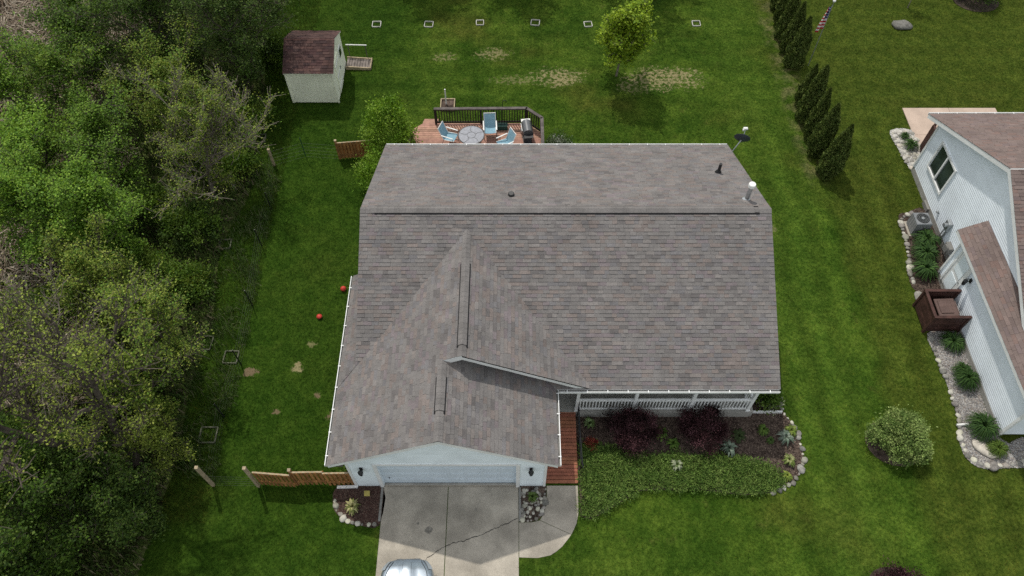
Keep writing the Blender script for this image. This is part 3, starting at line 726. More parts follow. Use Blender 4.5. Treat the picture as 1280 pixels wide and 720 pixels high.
# chairs on the porch
def porch_chair(loc, rz, label):
    t = thing('porch_chair', label, 'chair', loc, rz, 'dark metal chairs on the porch')
    q = MB(); q.box((0, 0, .42), (.48, .48, .03), bev=.008); build(q, 'seat', m_black, t, False)
    q = MB(); q.box((0, .27, .72), (.48, .025, .5), rx=-.18, bev=.008); build(q, 'backrest', m_black, t, False)
    for sx in (-1, 1):
        for sy in (-1, 1): build(MB().tube((sx * .22, sy * .21, 0), (sx * .2, sy * .2, .43), .016, n=6), 'leg', m_black, t, False)
        build(MB().path([(sx * .25, -.22, .42), (sx * .27, -.22, .64), (sx * .27, .25, .66)], .016), 'armrest', m_black, t, False)
porch_chair((3.75, 13.35, .415), math.pi + .2, 'dark metal porch chair beside the post nearest the red ramp')
porch_chair((5.75, 13.35, .415), math.pi - .25, 'dark metal porch chair by the porch middle bay between two posts')

# red ramp with its handrail
ramp_t = thing('boardwalk', 'red stained plank boardwalk leading from walk to porch', 'boardwalk', (1.8, 10.8, 0))
yy = 9.43; k = 0
while yy < 12.08:
    z = .09 + (.385 - .09) * (yy - 9.43) / 2.6; tn = rnd.uniform(.82, 1.12)
    build(MB().box((1.80, yy + .068, z), (1.24 + rnd.uniform(-.01, .01), .121, .035), rx=math.atan(.295 / 2.6), tone=(tn, tn * rnd.uniform(.92, 1.06), tn)), 'plank', m_red, ramp_t); yy += .1385
for x in (1.25, 2.36): build(MB().prism([(x - .03, 9.46, .0), (x + .03, 9.46, .0), (x + .03, 9.46, .07), (x - .03, 9.46, .07)], (0, 2.6, .28)), 'joist', m_brown, ramp_t)
hr = thing('handrail', 'thin black metal handrail along the red boardwalk', 'handrail', (2.5, 10.8, 0))
build(MB().path([(2.49, 12.05, 1.25), (2.49, 11.0, 1.12), (2.53, 9.95, .98), (2.56, 9.75, .85)], .022), 'rail', m_black, hr)
build(MB().path([(2.49, 12.05, .8), (2.49, 11.0, .66), (2.53, 9.95, .52)], .014), 'rail', m_black, hr)
for y, h in ((12.05, 1.25), (11.0, 1.12), (9.95, .98)): build(MB().tube((2.5, y, 0), (2.5 if y > 10 else 2.53, y, h), .02), 'post', m_black, hr)
build(MB().box((9.78, 12.26, .09), (1.3, .06, .14)), 'bed_edging', m_trim); tag(bpy.data.objects['bed_edging'], 'white painted edging board beside the porch end post', 'edging board')
# ---------------------------------------------------------------- shed
shed = thing('garden_shed', 'cream wooden garden shed with maroon shingle gable roof', 'shed', (-10, 30.9, 0))
sx0, sx1, sy0, sy1, sry = -11.16, -8.84, 29.42, 32.4, 30.91
build(MB().prism([(sx0, sy0, .08), (sx1, sy0, .08), (sx1, sy0, 2.05), (sx0, sy0, 2.05)], (0, .06, 0)), 'wall', m_cream, shed)
build(MB().prism([(sx0, sy1 - .06, .08), (sx1, sy1 - .06, .08), (sx1, sy1 - .06, 2.05), (sx0, sy1 - .06, 2.05)], (0, .06, 0)), 'wall', m_cream, shed)
for x in (sx0, sx1 - .06): build(MB().prism([(x, sy0 + .061, .08), (x, sy1 - .061, .08), (x, sy1 - .061, 2.05), (x, sry, 2.70), (x, sy0 + .061, 2.05)], (.06, 0, 0)), 'wall', m_cream, shed)
q = MB()
for k in range(11): q.box((sx0 + .11 + k * .21, sy0 - .004, 1.06), (.008, .005, 1.94), tone=(.95, .95, .95))
build(q, 'panel_groove', m_cream, shed)['kind'] = 'stuff'
q = MB()
for x in (sx0 - .004, sx1 + .004): q.box((x, sy0 - .008, 1.06), (.07, .05, 1.98))
q.box((-10, sy0 - .02, 2.02), (2.44, .03, .10)); build(q, 'corner_trim', m_cream, shed)
d = MB(); OV = .12; ps = (2.72 - 2.05) / (sry - sy0)
d.prism([(sx0 - .05, sy0 - OV, 2.05 - OV * ps + .05), (sx1 + .05, sy0 - OV, 2.05 - OV * ps + .05), (sx1 + .05, sry, 2.77), (sx0 - .05, sry, 2.77)], (0, 0, -.06))
d.prism([(sx0 - .05, sry, 2.77), (sx1 + .05, sry, 2.77), (sx1 + .05, sy1 + OV, 2.05 - OV * ps + .05), (sx0 - .05, sy1 + OV, 2.05 - OV * ps + .05)], (0, 0, -.06))
build(d, 'roof_edge', m_cream, shed)
ST = [(1, 1, 1), (.8, .8, .8), (1.2, 1.15, 1.1), (.9, .85, .9), (1.25, 1.3, 1.25), (.7, .75, .8)]
Ls = math.hypot(sry - sy0 + OV, .72 + OV * ps)
tb = shingle_tabs((sx0 - .07, sy0 - OV - .02, 2.05 - OV * ps + .05), (1, 0, 0), (0, sry - sy0 + OV, .72 + OV * ps), [[(0, 0), (2.5, 0), (2.5, Ls), (0, Ls)]], 31, .143, (.25, .33, .33), ST)
tb += shingle_tabs((sx1 + .07, sy1 + OV + .02, 2.05 - OV * ps + .05), (-1, 0, 0), (0, sry - sy1 - OV, .72 + OV * ps), [[(0, 0), (2.5, 0), (2.5, Ls), (0, Ls)]], 32, .143, (.25, .33, .33), ST)
put_shingles(shed, tb, m_shingle_s, 60)
ridge((sx0 - .06, sry, 2.785), (sx1 + .06, sry, 2.785), (0, 1, 0), .14, None, 9, mat=M('pinkish ridge shingle', (.19, .085, .07), .9, .15, 3), parent=shed)
dr = build(MB().box((sx1 + .02, 30.55, 1.05), (.04, .95, 1.85)), 'door', m_cream, shed)
for z in (.4, 1.05, 1.7): build(MB().box((sx1 + .045, 30.55, z), (.02, .93, .09)), 'brace', m_trim, dr)
build(MB().box((sx1 + .06, 30.95, 1.05), (.03, .04, .16)), 'handle', m_black, dr)
w_ = build(MB().box((sx1 + .02, 31.6, 1.5), (.04, .5, .55)), 'window', m_trim, shed); build(MB().box((sx1 + .045, 31.6, 1.5), (.02, .4, .45)), 'pane', m_glass_d, w_)
build(MB().lathe((0, 0, 0), [(.11, 0), (.11, .03)], 12, m=Matrix.Rotation(math.pi / 2, 3, 'Y')), 'gable_vent', m_black, shed); bpy.data.objects['gable_vent'].location = Vector((sx1 - .005, sry, 2.35)) - shed.location
rp = thing('shed_ramp', 'small wooden ramp with white handrail at the shed door', 'ramp', (-8.2, 32.3, 0))
for k in range(9): build(MB().box((-8.72 + k * .142, 32.35, .17 - k * .012), (.125, .72, .03), tone=(rnd.uniform(.7, 1.0),) * 3), 'board', M('grey ramp board', (.20, .17, .15), .9, .2, 5) if k == 0 else bpy.data.materials['grey ramp board'], rp)
for y in (31.97, 32.73): build(MB().prism([(-8.8, y - .03, .04), (-7.5, y - .03, .0), (-7.5, y - .03, .14), (-8.8, y - .03, .25)], (0, .06, 0)), 'side_rail', m_woodp, rp)
build(MB().box((-7.5, 32.35, .09), (.05, .82, .14)), 'end_rail', m_woodp, rp)
build(MB().tube((-8.8, 32.95, .85), (-7.7, 32.95, .82), .03, n=8), 'handrail', m_pvc, rp)
for x in (-8.7, -7.78): build(MB().tube((x, 32.95, 0), (x, 32.95, .84), .025, n=6), 'post', m_rail_d, rp)

# ---------------------------------------------------------------- rear deck
DZ = .60
dk = thing('deck', 'faded redwood rear deck with dark balustrade', 'deck', (-1.7, 25.5, 0))
outline = [(-4.85, 23.55), (1.45, 23.55), (1.45, 26.72), (.72, 27.4), (-4.35, 27.4), (-4.85, 26.95)]
yy = 23.56
while yy < 27.38:
    pl = cliprect(outline, -9, 9, yy, yy + .126)
    if pl:
        tn = rnd.uniform(.78, 1.16); build(MB().flat(pl, DZ - .03, DZ, (tn, tn * rnd.uniform(.95, 1.04), tn)), 'deck_board', m_deck, dk)
    yy += .142
fr = MB()
for a, b in zip(outline, outline[1:] + outline[:1]):
    a = Vector(a + (0,)); b = Vector(b + (0,)); dd = (b - a); ang = math.atan2(dd.y, dd.x); c = (a + b) / 2
    fr.box((c.x, c.y, DZ - .145), (dd.length, .04, .22), rz=ang)
build(fr, 'rim_board', m_deck, dk)
for x in (-4.6, -2.5, -.5, 1.25):
    for y in (25.2, 26.6): build(MB().box((x, y, .22), (.1, .1, .5)), 'pier', m_rail_d, dk)
def deck_rail(a, b, ends=(1, 1), step=.125):
    a = Vector(a + (0,)); b = Vector(b + (0,)); dd = b - a; L = dd.length; ang = math.atan2(dd.y, dd.x); c = (a + b) / 2
    q = MB(); q.box((c.x, c.y, DZ + 1.0), (L + .06, .15, .038), rz=ang); o = build(q, 'railing', m_rail_d, dk)
    q = MB(); q.box((c.x, c.y, DZ + .935), (L, .04, .09), rz=ang); q.box((c.x, c.y, DZ + .12), (L, .04, .09), rz=ang); build(q, 'rail', m_rail_b, o)
    n = int(L / step)
    for i in range(n):
        p = a + dd * ((i + .5) / n); build(MB().box((p.x, p.y, DZ + .53), (.042, .042, .76), rz=ang), 'baluster', m_rail_b, o)
    np_ = max(1, round(L / 2.2))
    for i in range(np_ + 1):
        if (i == 0 and not ends[0]) or (i == np_ and not ends[1]): continue
        p = a + dd * (i / np_); build(MB().box((p.x, p.y, DZ + .39), (.095, .095, 1.18), rz=ang), 'post', m_rail_b, o)
deck_rail((-3.72, 27.33), (.70, 27.38)); deck_rail((.70, 27.38), (1.42, 26.72), (0, 1)); deck_rail((1.42, 26.70), (1.42, 23.7), (0, 1))
# short pale picket rail on the open side
q = MB(); q.box((-4.80, 25.6, DZ + .75), (.06, 1.3, .05)); q.box((-4.80, 25.6, DZ + .15), (.05, 1.3, .05)); o = build(q, 'railing', m_woodp, dk)
for k in range(9): build(MB().box((-4.83, 25.02 + k * .145, DZ + .42), (.025, .07, .84)), 'picket', m_woodp, o)
build(MB().box((-4.80, 26.28, DZ + .45), (.1, .1, .92)), 'post', m_rail_d, dk)
for k in range(3): build(MB().box((-4.05, 27.55 + k * .27, DZ - .18 * (k + 1) + .0), (.7, .27, .04), tone=(.9, .9, .9)), 'step', m_deck, dk)

def patio_chair(loc, rz, label):
    t = thing('patio_chair', label, 'chair', loc, rz)
    q = MB(); s0 = Vector((0, -.26, .44)); s1 = Vector((0, .22, .40)); s2 = Vector((0, .40, .98))
    P = []; cs = [(-.30, .455), (-.24, .465), (0, .43), (.20, .40), (.25, .44), (.32, .66), (.40, .88), (.46, 1.02)]
    for y, z in cs:
        for i in range(5):
            u = -1 + .5 * i; P.append((u * .26, y, z - .025 * (1 - u * u)))
    n = len(cs); F = [(r * 5 + i, r * 5 + i + 1, r * 5 + 6 + i, r * 5 + 5 + i) for r in range(n - 1) for i in range(4)]
    q.add(P[:20], [f for f in F if max(f) < 20]); build(q, 'seat', m_blue, t, False, True)
    q = MB(); q.add(P[15:], [(r * 5 + i, r * 5 + i + 1, r * 5 + 6 + i, r * 5 + 5 + i) for r in range(4) for i in range(4)]); build(q, 'backrest', m_blue, t, False, True)
    for sx in (-1, 1):
        x = sx * .275
        build(MB().path([(x, -.30, .45), (x, .22, .405), (x, .34, .68), (x, .47, 1.04)], .016), 'side_rail', m_pvc, t, False)
        build(MB().path([(x * 1.1, -.28, .015), (x * 1.1, .34, .015)], .016), 'runner', m_rail_d, t, False)
        build(MB().path([(x * 1.1, -.28, .015), (x * 1.1, -.24, .64)], .014), 'leg', m_rail_d, t, False)
        build(MB().path([(x * 1.1, .34, .015), (x * 1.05, .20, .42)], .014), 'leg', m_rail_d, t, False)
        build(MB().box((x * 1.12, .02, .655), (.055, .60, .03), rx=.06, bev=.008), 'armrest', m_pvc, t, False)
    build(MB().tube((-.275, .465, 1.03), (.275, .465, 1.03), .016, n=6), 'top_rail', m_pvc, t, False)
patio_chair((-2.95, 26.05, DZ), math.pi * .5 - .35, 'blue sling patio chair on the deck beside the open steps, turned to the table')
patio_chair((-1.05, 26.55, DZ), .05, 'blue sling patio chair on the deck with its back to the balustrade')
patio_chair((-.35, 25.60, DZ), -math.pi * .5 + .5, 'blue sling patio chair on the deck between round table and barbecue grill')
tt = thing('patio_table', 'round grey mosaic patio table on the rear deck', 'table', (-1.92, 25.85, DZ))
build(MB().lathe((0, 0, .695), [(.58, 0), (.60, .01), (.60, .03), (.585, .036)], 36), 'table_top', m_glasst, tt, False)
q = MB(); q.lathe((0, 0, .70), [(.602, 0), (.625, .0), (.625, .03), (.602, .03)], 36); build(q, 'rim', m_black, tt, False)
q = MB()
for k in range(5):
    a = k * 1.2566 + .3; q.path([(.2 * math.cos(a), .2 * math.sin(a), .733), (.36 * math.cos(a + .2), .36 * math.sin(a + .2), .733), (.59 * math.cos(a + .05), .59 * math.sin(a + .05), .733)], .008, 4)
for k in range(12):
    a, b = k * .5236, (k + 1) * .5236; q.tube((.2 * math.cos(a), .2 * math.sin(a), .733), (.2 * math.cos(b), .2 * math.sin(b), .733), .008, n=4)
build(q, 'inlay', m_black, tt, False)
for k in range(4):
    a = k * 1.5708 + .5; build(MB().path([(.48 * math.cos(a), .48 * math.sin(a), .015), (.22 * math.cos(a), .22 * math.sin(a), .35), (.46 * math.cos(a), .46 * math.sin(a), .695)], .016), 'leg', m_black, tt, False)
gr = thing('barbecue_grill', 'black and grey barbecue grill on the deck by the railing corner', 'grill', (.72, 26.15, DZ), -1.45)
q = MB(); n = 10
for x in (-.36, .36): pass
prof = [(.24 * math.cos(a), .24 * math.sin(a)) for a in [math.pi * k / n for k in range(n + 1)]]
q.prism([(-.36, y, .86 + z * 1.05) for y, z in prof], (.72, 0, 0)); build(q, 'hood', m_steel, gr, False)
build(MB().tube((-.25, -.27, .98), (.25, -.27, .98), .015), 'hood_handle', m_pvc, gr, False)
build(MB().box((0, 0, .78), (.74, .50, .15), bev=.02), 'firebox', m_black, gr, False)
build(MB().box((-.52, 0, .84), (.30, .44, .03), bev=.01), 'side_shelf', m_pvc, gr, False); build(MB().box((.5, 0, .84), (.26, .44, .03), bev=.01), 'side_shelf', m_black, gr, False)
for x in (-.3, .3):
    for y in (-.18, .18): build(MB().tube((x, y, .0), (x, y, .72), .02), 'leg', m_black, gr, False)
build(MB().box((0, 0, .15), (.62, .40, .03)), 'bottom_shelf', m_black, gr, False)
build(MB().lathe((-.62, -.1, .0), [(.10, 0), (.145, .03), (.15, .20), (.12, .27), (.04, .30), (.04, .36)], 16), 'gas_bottle', m_metal, gr, False, True)
pb = thing('planter_box', 'small dark green box on the deck against the balustrade', 'box', (-.47, 27.0, DZ))
q = MB(); q.box((0, 0, .13), (.5, .24, .26), bev=.02); build(q, 'box', m_green_d, pb, False); build(MB().box((0, 0, .275), (.52, .26, .03), bev=.01), 'lid', m_green_d, pb, False)
build(MB().path([(-.12, 0, .29), (-.1, 0, .34), (.1, 0, .34), (.12, 0, .29)], .012), 'handle', m_black, pb, False)
ph = thing('shepherd_hook', 'thin black plant hook rising behind the deck balustrade', 'hook', (-.46, 27.62, 0))
build(MB().path([(0, 0, 0), (0, 0, 1.75), (.05, 0, 1.85), (.14, 0, 1.87), (.2, 0, 1.8), (.19, 0, 1.72)], .014), 'hook', m_black, ph, False)
rb = thing('raised_bed_frame', 'white framed box with upright pipe on lawn behind deck', 'garden frame', (-3.28, 29.25, 0))
for dx, dy, sx, sy in ((0, -.36, .74, .05), (0, .36, .74, .05), (-.345, 0, .05, .67), (.345, 0, .05, .67)): build(MB().box((dx, dy, .08), (sx, sy, .16)), 'side', m_woodp, rb, False)
build(MB().box((0, 0, .04), (.64, .67, .08)), 'soil', m_mulch, rb, False); build(MB().tube((-.08, .05, .05), (-.08, .05, 1.05), .035), 'pipe', m_pvc, rb, False)

# satellite dish on the rear corner of the roof
sd = thing('satellite_dish', 'dark satellite dish on a grey arm at rear roof corner', 'satellite dish', (9.62, 23.1, 2.95))
md = Matrix.Rotation(R(20), 3, 'Z') @ Matrix.Rotation(R(40), 3, 'X')
q = MB(); q.lathe((.22, .22, .75), [(.001, -.10), (.14, -.09), (.26, -.055), (.34, .0), (.345, .006), (.33, .004), (.24, -.04), (.12, -.075), (.001, -.085)], 24, m=Matrix.Rotation(R(-18), 3, 'Z') @ Matrix.Rotation(R(-70), 3, 'X')); build(q, 'reflector', M('dark grey dish', (.035, .042, .05), .5, .1), sd, False, True)
build(MB().path([(-.15, .0, .0), (.0, .05, .35), (.2, .18, .68)], .025), 'mast', m_metal, sd, False)
build(MB().path([(.2, .15, .55), (.33, .42, .55), (.42, .66, .78)], .016), 'feed_arm', m_metal, sd, False); q = MB(); q.box((.42, .68, .84), (.18, .12, .10), bev=.02); q.box((.33, .64, .80), (.06, .08, .1), bev=.01); build(q, 'receiver', m_pvc, sd, False)
build(MB().box((-.14, -.02, -.05), (.2, .2, .03)), 'mount', m_metal, sd, False)

# ---------------------------------------------------------------- fences
def picket_fence(name_label, a, b, h, step=.145, lean=0.0, cat='fence', posts=(0, 1), ph=None, mat=m_wood, dy=0):
    a = Vector(a + (0,)); b = Vector(b + (0,)); dd = b - a; L = dd.length; ang = math.atan2(dd.y, dd.x); nrm = Vector((-math.sin(ang), math.cos(ang), 0)); c = (a + b) / 2
    t = thing('picket_fence', name_label, cat, tuple(c))
    for z in (.30, h - .12):
        build(MB().box((c.x, c.y, z), (L, .04, .085), rz=ang), 'rail', mat, t)
    n = int(L / step)
    for i in range(n):
        p = a + dd * ((i + .5) / n) - nrm * .035; hh = h + rnd.uniform(-.012, .012); tn = rnd.uniform(.75, 1.15)
        w = .092
        q = MB(); u = Vector((math.cos(ang), math.sin(ang), 0))
        q.prism([p - u * w / 2 + Vector((0, 0, .06)), p + u * w / 2 + Vector((0, 0, .06)), p + u * w / 2 + Vector((0, 0, hh - .03)), p + u * w / 4 + Vector((0, 0, hh)), p - u * w / 4 + Vector((0, 0, hh)), p - u * w / 2 + Vector((0, 0, hh - .03))], nrm * .02, (tn, tn, tn)); build(q, 'picket', mat, t)
    for i in range(n):      # second row nailed behind, over the gaps
        p = a + dd * ((i + 1.0) / n) + nrm * .035; tn = rnd.uniform(.7, 1.1); build(MB().box((p.x, p.y, (h + .03) / 2), (.092, .02, h - .07), rz=ang, tone=(tn, tn, tn)), 'picket', mat, t)
    build(MB().box((c.x, c.y + .005, h - .02), (L, .055, .03), rz=ang), 'cap_rail', m_woodp, t)
    for s in posts:
        p = a + dd * s + nrm * .05; build(MB().box((p.x, p.y, (ph or h + .1) / 2), (.095, .095, ph or h + .1), rz=ang), 'post', mat, t); build(MB().box((p.x, p.y, (ph or h + .1) + .012), (.11, .11, .024), rz=ang), 'post_cap', m_woodp, t)
    return t
picket_fence('orange brown picket fence panel with tall pale end post', (-9.20, 9.44), (-7.86, 9.33), 1.22, posts=(), lean=0)
picket_fence('orange brown picket gate panel in the middle of the front fence', (-7.86, 9.42), (-6.72, 9.44), 1.26, posts=(0,))
picket_fence('orange brown picket fence panel meeting the garage wall', (-6.72, 9.40), (-5.72, 9.42), 1.22, posts=(1,))
picket_fence('orange brown picket fence by the rear house corner shrub', (-8.33, 25.55), (-6.5, 25.75), 1.12, posts=(0, 1))
def wood_post(loc, h, label):
    t = thing('fence_post', label, 'post', loc + (0,)); q = MB(); q.box((0, 0, h / 2), (.10, .10, h)); build(q, 'shaft', m_woodp, t, False); q = MB(); q.box((0, 0, h + .01), (.115, .115, .03)); build(q, 'cap', m_woodp, t, False)
wood_post((-9.27, 9.36), 1.85, 'tall pale wooden post at the outer end of front picket fence')
wood_post((-10.93, 9.38), 1.85, 'tall wooden post standing alone beyond the front picket fence')
wood_post((-11.43, 25.14), 1.1, 'weathered short wooden post standing by the square frame near shed')
wf = thing('wire_fence', 'thin wire fence on dark metal stakes along the trees', 'fence', (-11.1, 17.5, 0))
WP = [(-10.93, 9.45), (-11.1, 12.07), (-10.9, 14.36), (-10.96, 17.14), (-11.15, 20.3), (-11.08, 22.4), (-11.43, 25.1)]
m_wire = M('dull wire', (.09, .10, .08), .6, .1, metal=.3)
for i, (x, y) in enumerate(WP[1:-1]):
    q = MB(); q.box((x, y, .60), (.05, .014, 1.2)); q.box((x, y + .02, .60), (.014, .04, 1.2)); build(q, 'stake', m_black, wf)
def mesh_span(a, b, par, hz=(.05, .28, .5, .72, .95)):
    q = MB(); a = Vector(a + (0,)); b = Vector(b + (0,)); n = max(2, int((b - a).length / .22))
    for z in hz: q.tube(a + Vector((0, 0, z)), b + Vector((0, 0, z - .02)), .0022, n=3, caps=False)
    for k in range(1, n): p = a + (b - a) * (k / n); q.tube(p + Vector((0, 0, hz[0])), p + Vector((rnd.uniform(-.01, .01), 0, hz[-1])), .0016, n=3, caps=False)
    build(q, 'wire_mesh', m_wire, par)
for a, b in zip(WP[:-1], WP[1:]): mesh_span(a, b, wf)
wf2 = thing('wire_fence', 'thin wire fence on one green stake beside rear picket fence', 'fence', (-10.0, 25.6, 0))
q = MB(); q.box((-10.0, 25.7, .65), (.035, .012, 1.3)); q.box((-10.0, 25.715, .65), (.012, .03, 1.3)); build(q, 'stake', m_green_d, wf2)
mesh_span((-11.4, 25.15), (-10.0, 25.7), wf2); mesh_span((-10.0, 25.7), (-8.35, 25.56), wf2)
wf3 = thing('wire_fence', 'thin wire fence between the two tall front posts', 'fence', (-10.1, 9.37, 0)); mesh_span((-10.88, 9.38), (-9.32, 9.36), wf3)

def square_frame(x, y, s, rz, label, group, mat=m_pvc, w=.05):
    t = thing('square_frame', label, 'frame', (x, y, 0), rz, group)
    h = s / 2
    for dx, dy, a, b in ((0, -h, s, w), (0, h, s, w), (-h, 0, w, s - w), (h, 0, w, s - w)): build(MB().box((dx, dy, .035), (a, b, .07)), 'side', mat, t, False)
    return t
m_fw = M('worn white frame', (.46, .45, .41), .8, .15)
FL = ['white square frame in the rear lawn row nearest the shed', 'second white square frame from the shed in the rear row', 'third white square frame from the shed in the rear row', 'fourth white square frame from the shed in the rear row', 'white square frame just beside the maple on the shed side', 'white square frame between the maple and the arborvitae']
for (x, y), a, fl_ in zip(((-7.55, 35.71), (-4.64, 35.71), (-1.79, 35.85), (1.3, 35.85), (4.24, 35.71), (10.28, 35.78)), (.02, -.05, .03, -.12, .1, .0), FL): square_frame(x, y, .42 + rnd.uniform(-.03, .05), a, fl_, 'white frames in a row on the rear lawn', m_fw, .035)
m_fr = M('dull cream frame', (.12, .125, .085), .8, .1)
for x, y, s, fl_ in ((-12.45, 26.9, .55, 'dull cream square frame near the weathered short post'), (-12.8, 20.4, .5, 'dull cream square frame at the foot of twiggy tree'), (-12.6, 15.35, .62, 'pale square frame under the olive airy tree edge'), (-11.37, 14.69, .55, 'dark square frame touching the wire fence line'), (-11.55, 11.34, .62, 'dull square frame between wire fence and lone front post')): square_frame(x, y, s, rnd.uniform(-.08, .08), fl_, 'dull frames along the wire fence', m_fr, .045)

# red balls on the side lawn
def ball(x, y, r, label, squash):
    t = thing('red_ball', label, 'ball', (x, y, 0)); q = MB(); q.lathe((0, 0, 0), [(r * math.sin(math.pi * (k + .02) / 10.4), r * squash * (1 - math.cos(math.pi * (k + .02) / 10.4))) for k in range(11)], 16); build(q, 'shell', m_redp, t, False, True)
    q = MB(); q.lathe((0, 0, r * squash - .012), [(r * 1.005, 0), (r * 1.03, .012), (r * 1.005, .024)], 20); build(q, 'seam', m_brown, t, False)
ball(-7.21, 17.95, .125, 'round red ball on the grass close to house wall gutter', 1.0)
ball(-8.05, 16.58, .12, 'flattened red ball lying farther out on the side lawn', .75)

# flagpole
fp = thing('flagpole', 'slim metal flagpole with United States flag beside arborvitae row', 'flagpole', (15.79, 32.31, 0))
build(MB().tube((0, 0, 0), (0, 0, 3.9), .03, .022), 'pole', m_metal, fp, False); build(MB().lathe((0, 0, 3.9), [(.01, 0), (.07, .05), (.08, .09), (.06, .14), (.01, .16)], 12), 'finial', m_pvc, fp, False, True)
fm, nt, b, o_ = newmat('flag cloth')
uv = nt.nodes.new('ShaderNodeAttribute'); uv.attribute_name = 'tone'; nt.links.new(uv.outputs['Color'], b.inputs['Base Color']); b.inputs['Roughness'].default_value = .8
fl = MB(); nu, nv = 18, 26     # hangs limp: folds along the pole
def fpt(i, j):
    u = i / nu; v = j / nv
    return (-.05 - u * .30 * (.5 + .5 * v) , -.02 - .08 * math.sin(u * 9 + v * 2) * (1 - .3 * v), 3.75 - v * 1.35 - u * .30)
WHT, RED, BLU = (.72, .70, .68), (.42, .02, .03), (.015, .03, .14)
for i in range(nu):
    for j in range(nv):
        c = RED if int(j / nv * 13) % 2 == 0 else WHT
        if i < nu * .42 and j < nv * 7 / 13: c = WHT if (i % 2 == 0 and j % 3 == 1) else BLU
        P4 = [fpt(i, j), fpt(i + 1, j), fpt(i + 1, j + 1), fpt(i, j + 1)]; fl.add(P4, [(0, 1, 2, 3)], c)
build(fl, 'flag', fm, fp, False)
# ---------------------------------------------------------------- neighbouring house
nb = thing('neighbour_house', 'pale grey sided house with brown roof and gable facing the lawn', 'house', (24, 18, 0))
NX, WX = 19.12, 18.45
ny0, ny1, nry, nrz, nez = 14.3, 24.83, 19.57, 5.85, 3.05
npz = (nrz - nez) / 5.85
xe = 34.0
nzt = lambda y: nrz - abs(y - nry) * npz - .17
build(MB().prism([(NX, ny0, .3), (NX, ny1, .3), (NX, ny1, nzt(ny1)), (NX, nry, nzt(nry)), (NX, ny0, nzt(ny0))], (.15, 0, 0)), 'wall', m_wall_n, nb)
build(MB().prism([(NX + .152, ny1 - .15, .3), (xe, ny1 - .15, .3), (xe, ny1 - .15, 3.15), (NX + .152, ny1 - .15, 3.15)], (0, .15, 0)), 'wall', m_wall_n, nb)
build(MB().prism([(NX + .152, ny0, .3), (xe, ny0, .3), (xe, ny0, 3.15), (NX + .152, ny0, 3.15)], (0, .15, 0)), 'wall', m_wall_n, nb)
build(MB().prism([(WX, 11.28, .25), (WX, 18.75, .25), (WX, 18.75, 2.78), (WX, 11.28, 2.78)], (.15, 0, 0)), 'wall', m_wall_n, nb)
build(MB().prism([(WX + .152, 18.6, .25), (NX + .05, 18.6, .25), (NX + .05, 18.6, 3.2), (WX + .152, 18.6, 2.8)], (0, .15, 0)), 'wall', m_wall_n, nb)
build(MB().prism([(WX + .152, 11.28, .25), (26, 11.28, .25), (26, 11.28, 2.9), (22.2, 11.28, 5.0), (WX + .152, 11.28, 2.85)], (0, .15, 0)), 'wall', m_wall_n, nb)
siding(nb, (NX, 0, 0), (0, 1, 0), (-1, 0, 0), [[(18.75, .32), (ny1, .32), (ny1, nzt(ny1)), (nry, nzt(nry)), (18.75, nzt(18.75))], [(14.3, 3.15), (18.75, 3.15), (18.75, nzt(18.75)), (14.3, nzt(14.3))]], m_wall_n, .112, .022, 8)
siding(nb, (WX, 0, 0), (0, 1, 0), (-1, 0, 0), [[(11.28, .28), (18.75, .28), (18.75, 2.72), (11.28, 2.72)]], m_wall_n, .112, .022, 9)
siding(nb, (0, 11.28, 0), (1, 0, 0), (0, -1, 0), [[(WX, .28), (19.4, .28), (19.4, 2.9), (WX, 2.72)]], m_wall_n, .112, .016, 10)
siding(nb, (0, 18.75, 0), (1, 0, 0), (0, 1, 0), [[(WX, .28), (NX - .02, .28), (NX - .02, 3.1), (WX, 2.75)]], m_wall_n, .112, .016, 11)
q = MB(); q.box((NX + .02, (18.9 + ny1) / 2, .15), (.1, ny1 - 18.9, .32)); q.box((WX + .02, 15.0, .13), (.1, 7.4, .28)); build(q, 'foundation', m_found, nb)
q = MB(); q.box((NX - .02, ny1 - .02, 1.7), (.09, .10, 2.75)); q.box((WX - .02, 11.30, 1.5), (.10, .10, 2.5)); q.box((WX - .02, 18.73, 1.5), (.09, .09, 2.5)); build(q, 'corner_trim', m_trim, nb)
d = MB(); ox = 18.80
d.prism([(ox, nry - 5.85, nez), (xe, nry - 5.85, nez), (xe, nry, nrz), (ox, nry, nrz)], (0, 0, -.16)); d.prism([(ox, nry, nrz), (xe, nry, nrz), (xe, nry + 5.85, nez), (ox, nry + 5.85, nez)], (0, 0, -.16))
build(d, 'roof_edge', m_trim, nb)
fb = MB()
for sg in (-1, 1): fb.prism([(ox - .03, nry, nrz - .012), (ox - .03, nry + sg * 5.87, nez - .012), (ox - .03, nry + sg * 5.87, nez - .22), (ox - .03, nry, nrz - .22)], (.028, 0, 0))
build(fb, 'rake_board', m_trim, nb)
Ln = math.hypot(5.85, nrz - nez); NT = [(1, 1, 1)] * 4 + [(.86, .85, .86), (1.12, 1.1, 1.1), (1.05, .95, .92), (.95, .95, 1.0)]
tb = shingle_tabs((ox - .045, nry - 5.88, nez + .0), (1, 0, 0), (0, 5.85, nrz - nez), [[(0, 0), (11, 0), (11, Ln), (0, Ln)]], 41, .143, (.2, .3, .4), NT)
tb += shingle_tabs((ox - .045 + 12, nry + 5.88, nez + .0), (-1, 0, 0), (0, -5.85, nrz - nez), [[(0, 0), (12, 0), (12, Ln), (0, Ln)]], 42, .143, (.2, .3, .4), NT)
wp = .62; w0x, w0z = 18.16, 2.72
Lw = 4.0 * math.sqrt(1 + wp * wp); notch = (NX - w0x) * math.sqrt(1 + wp * wp)
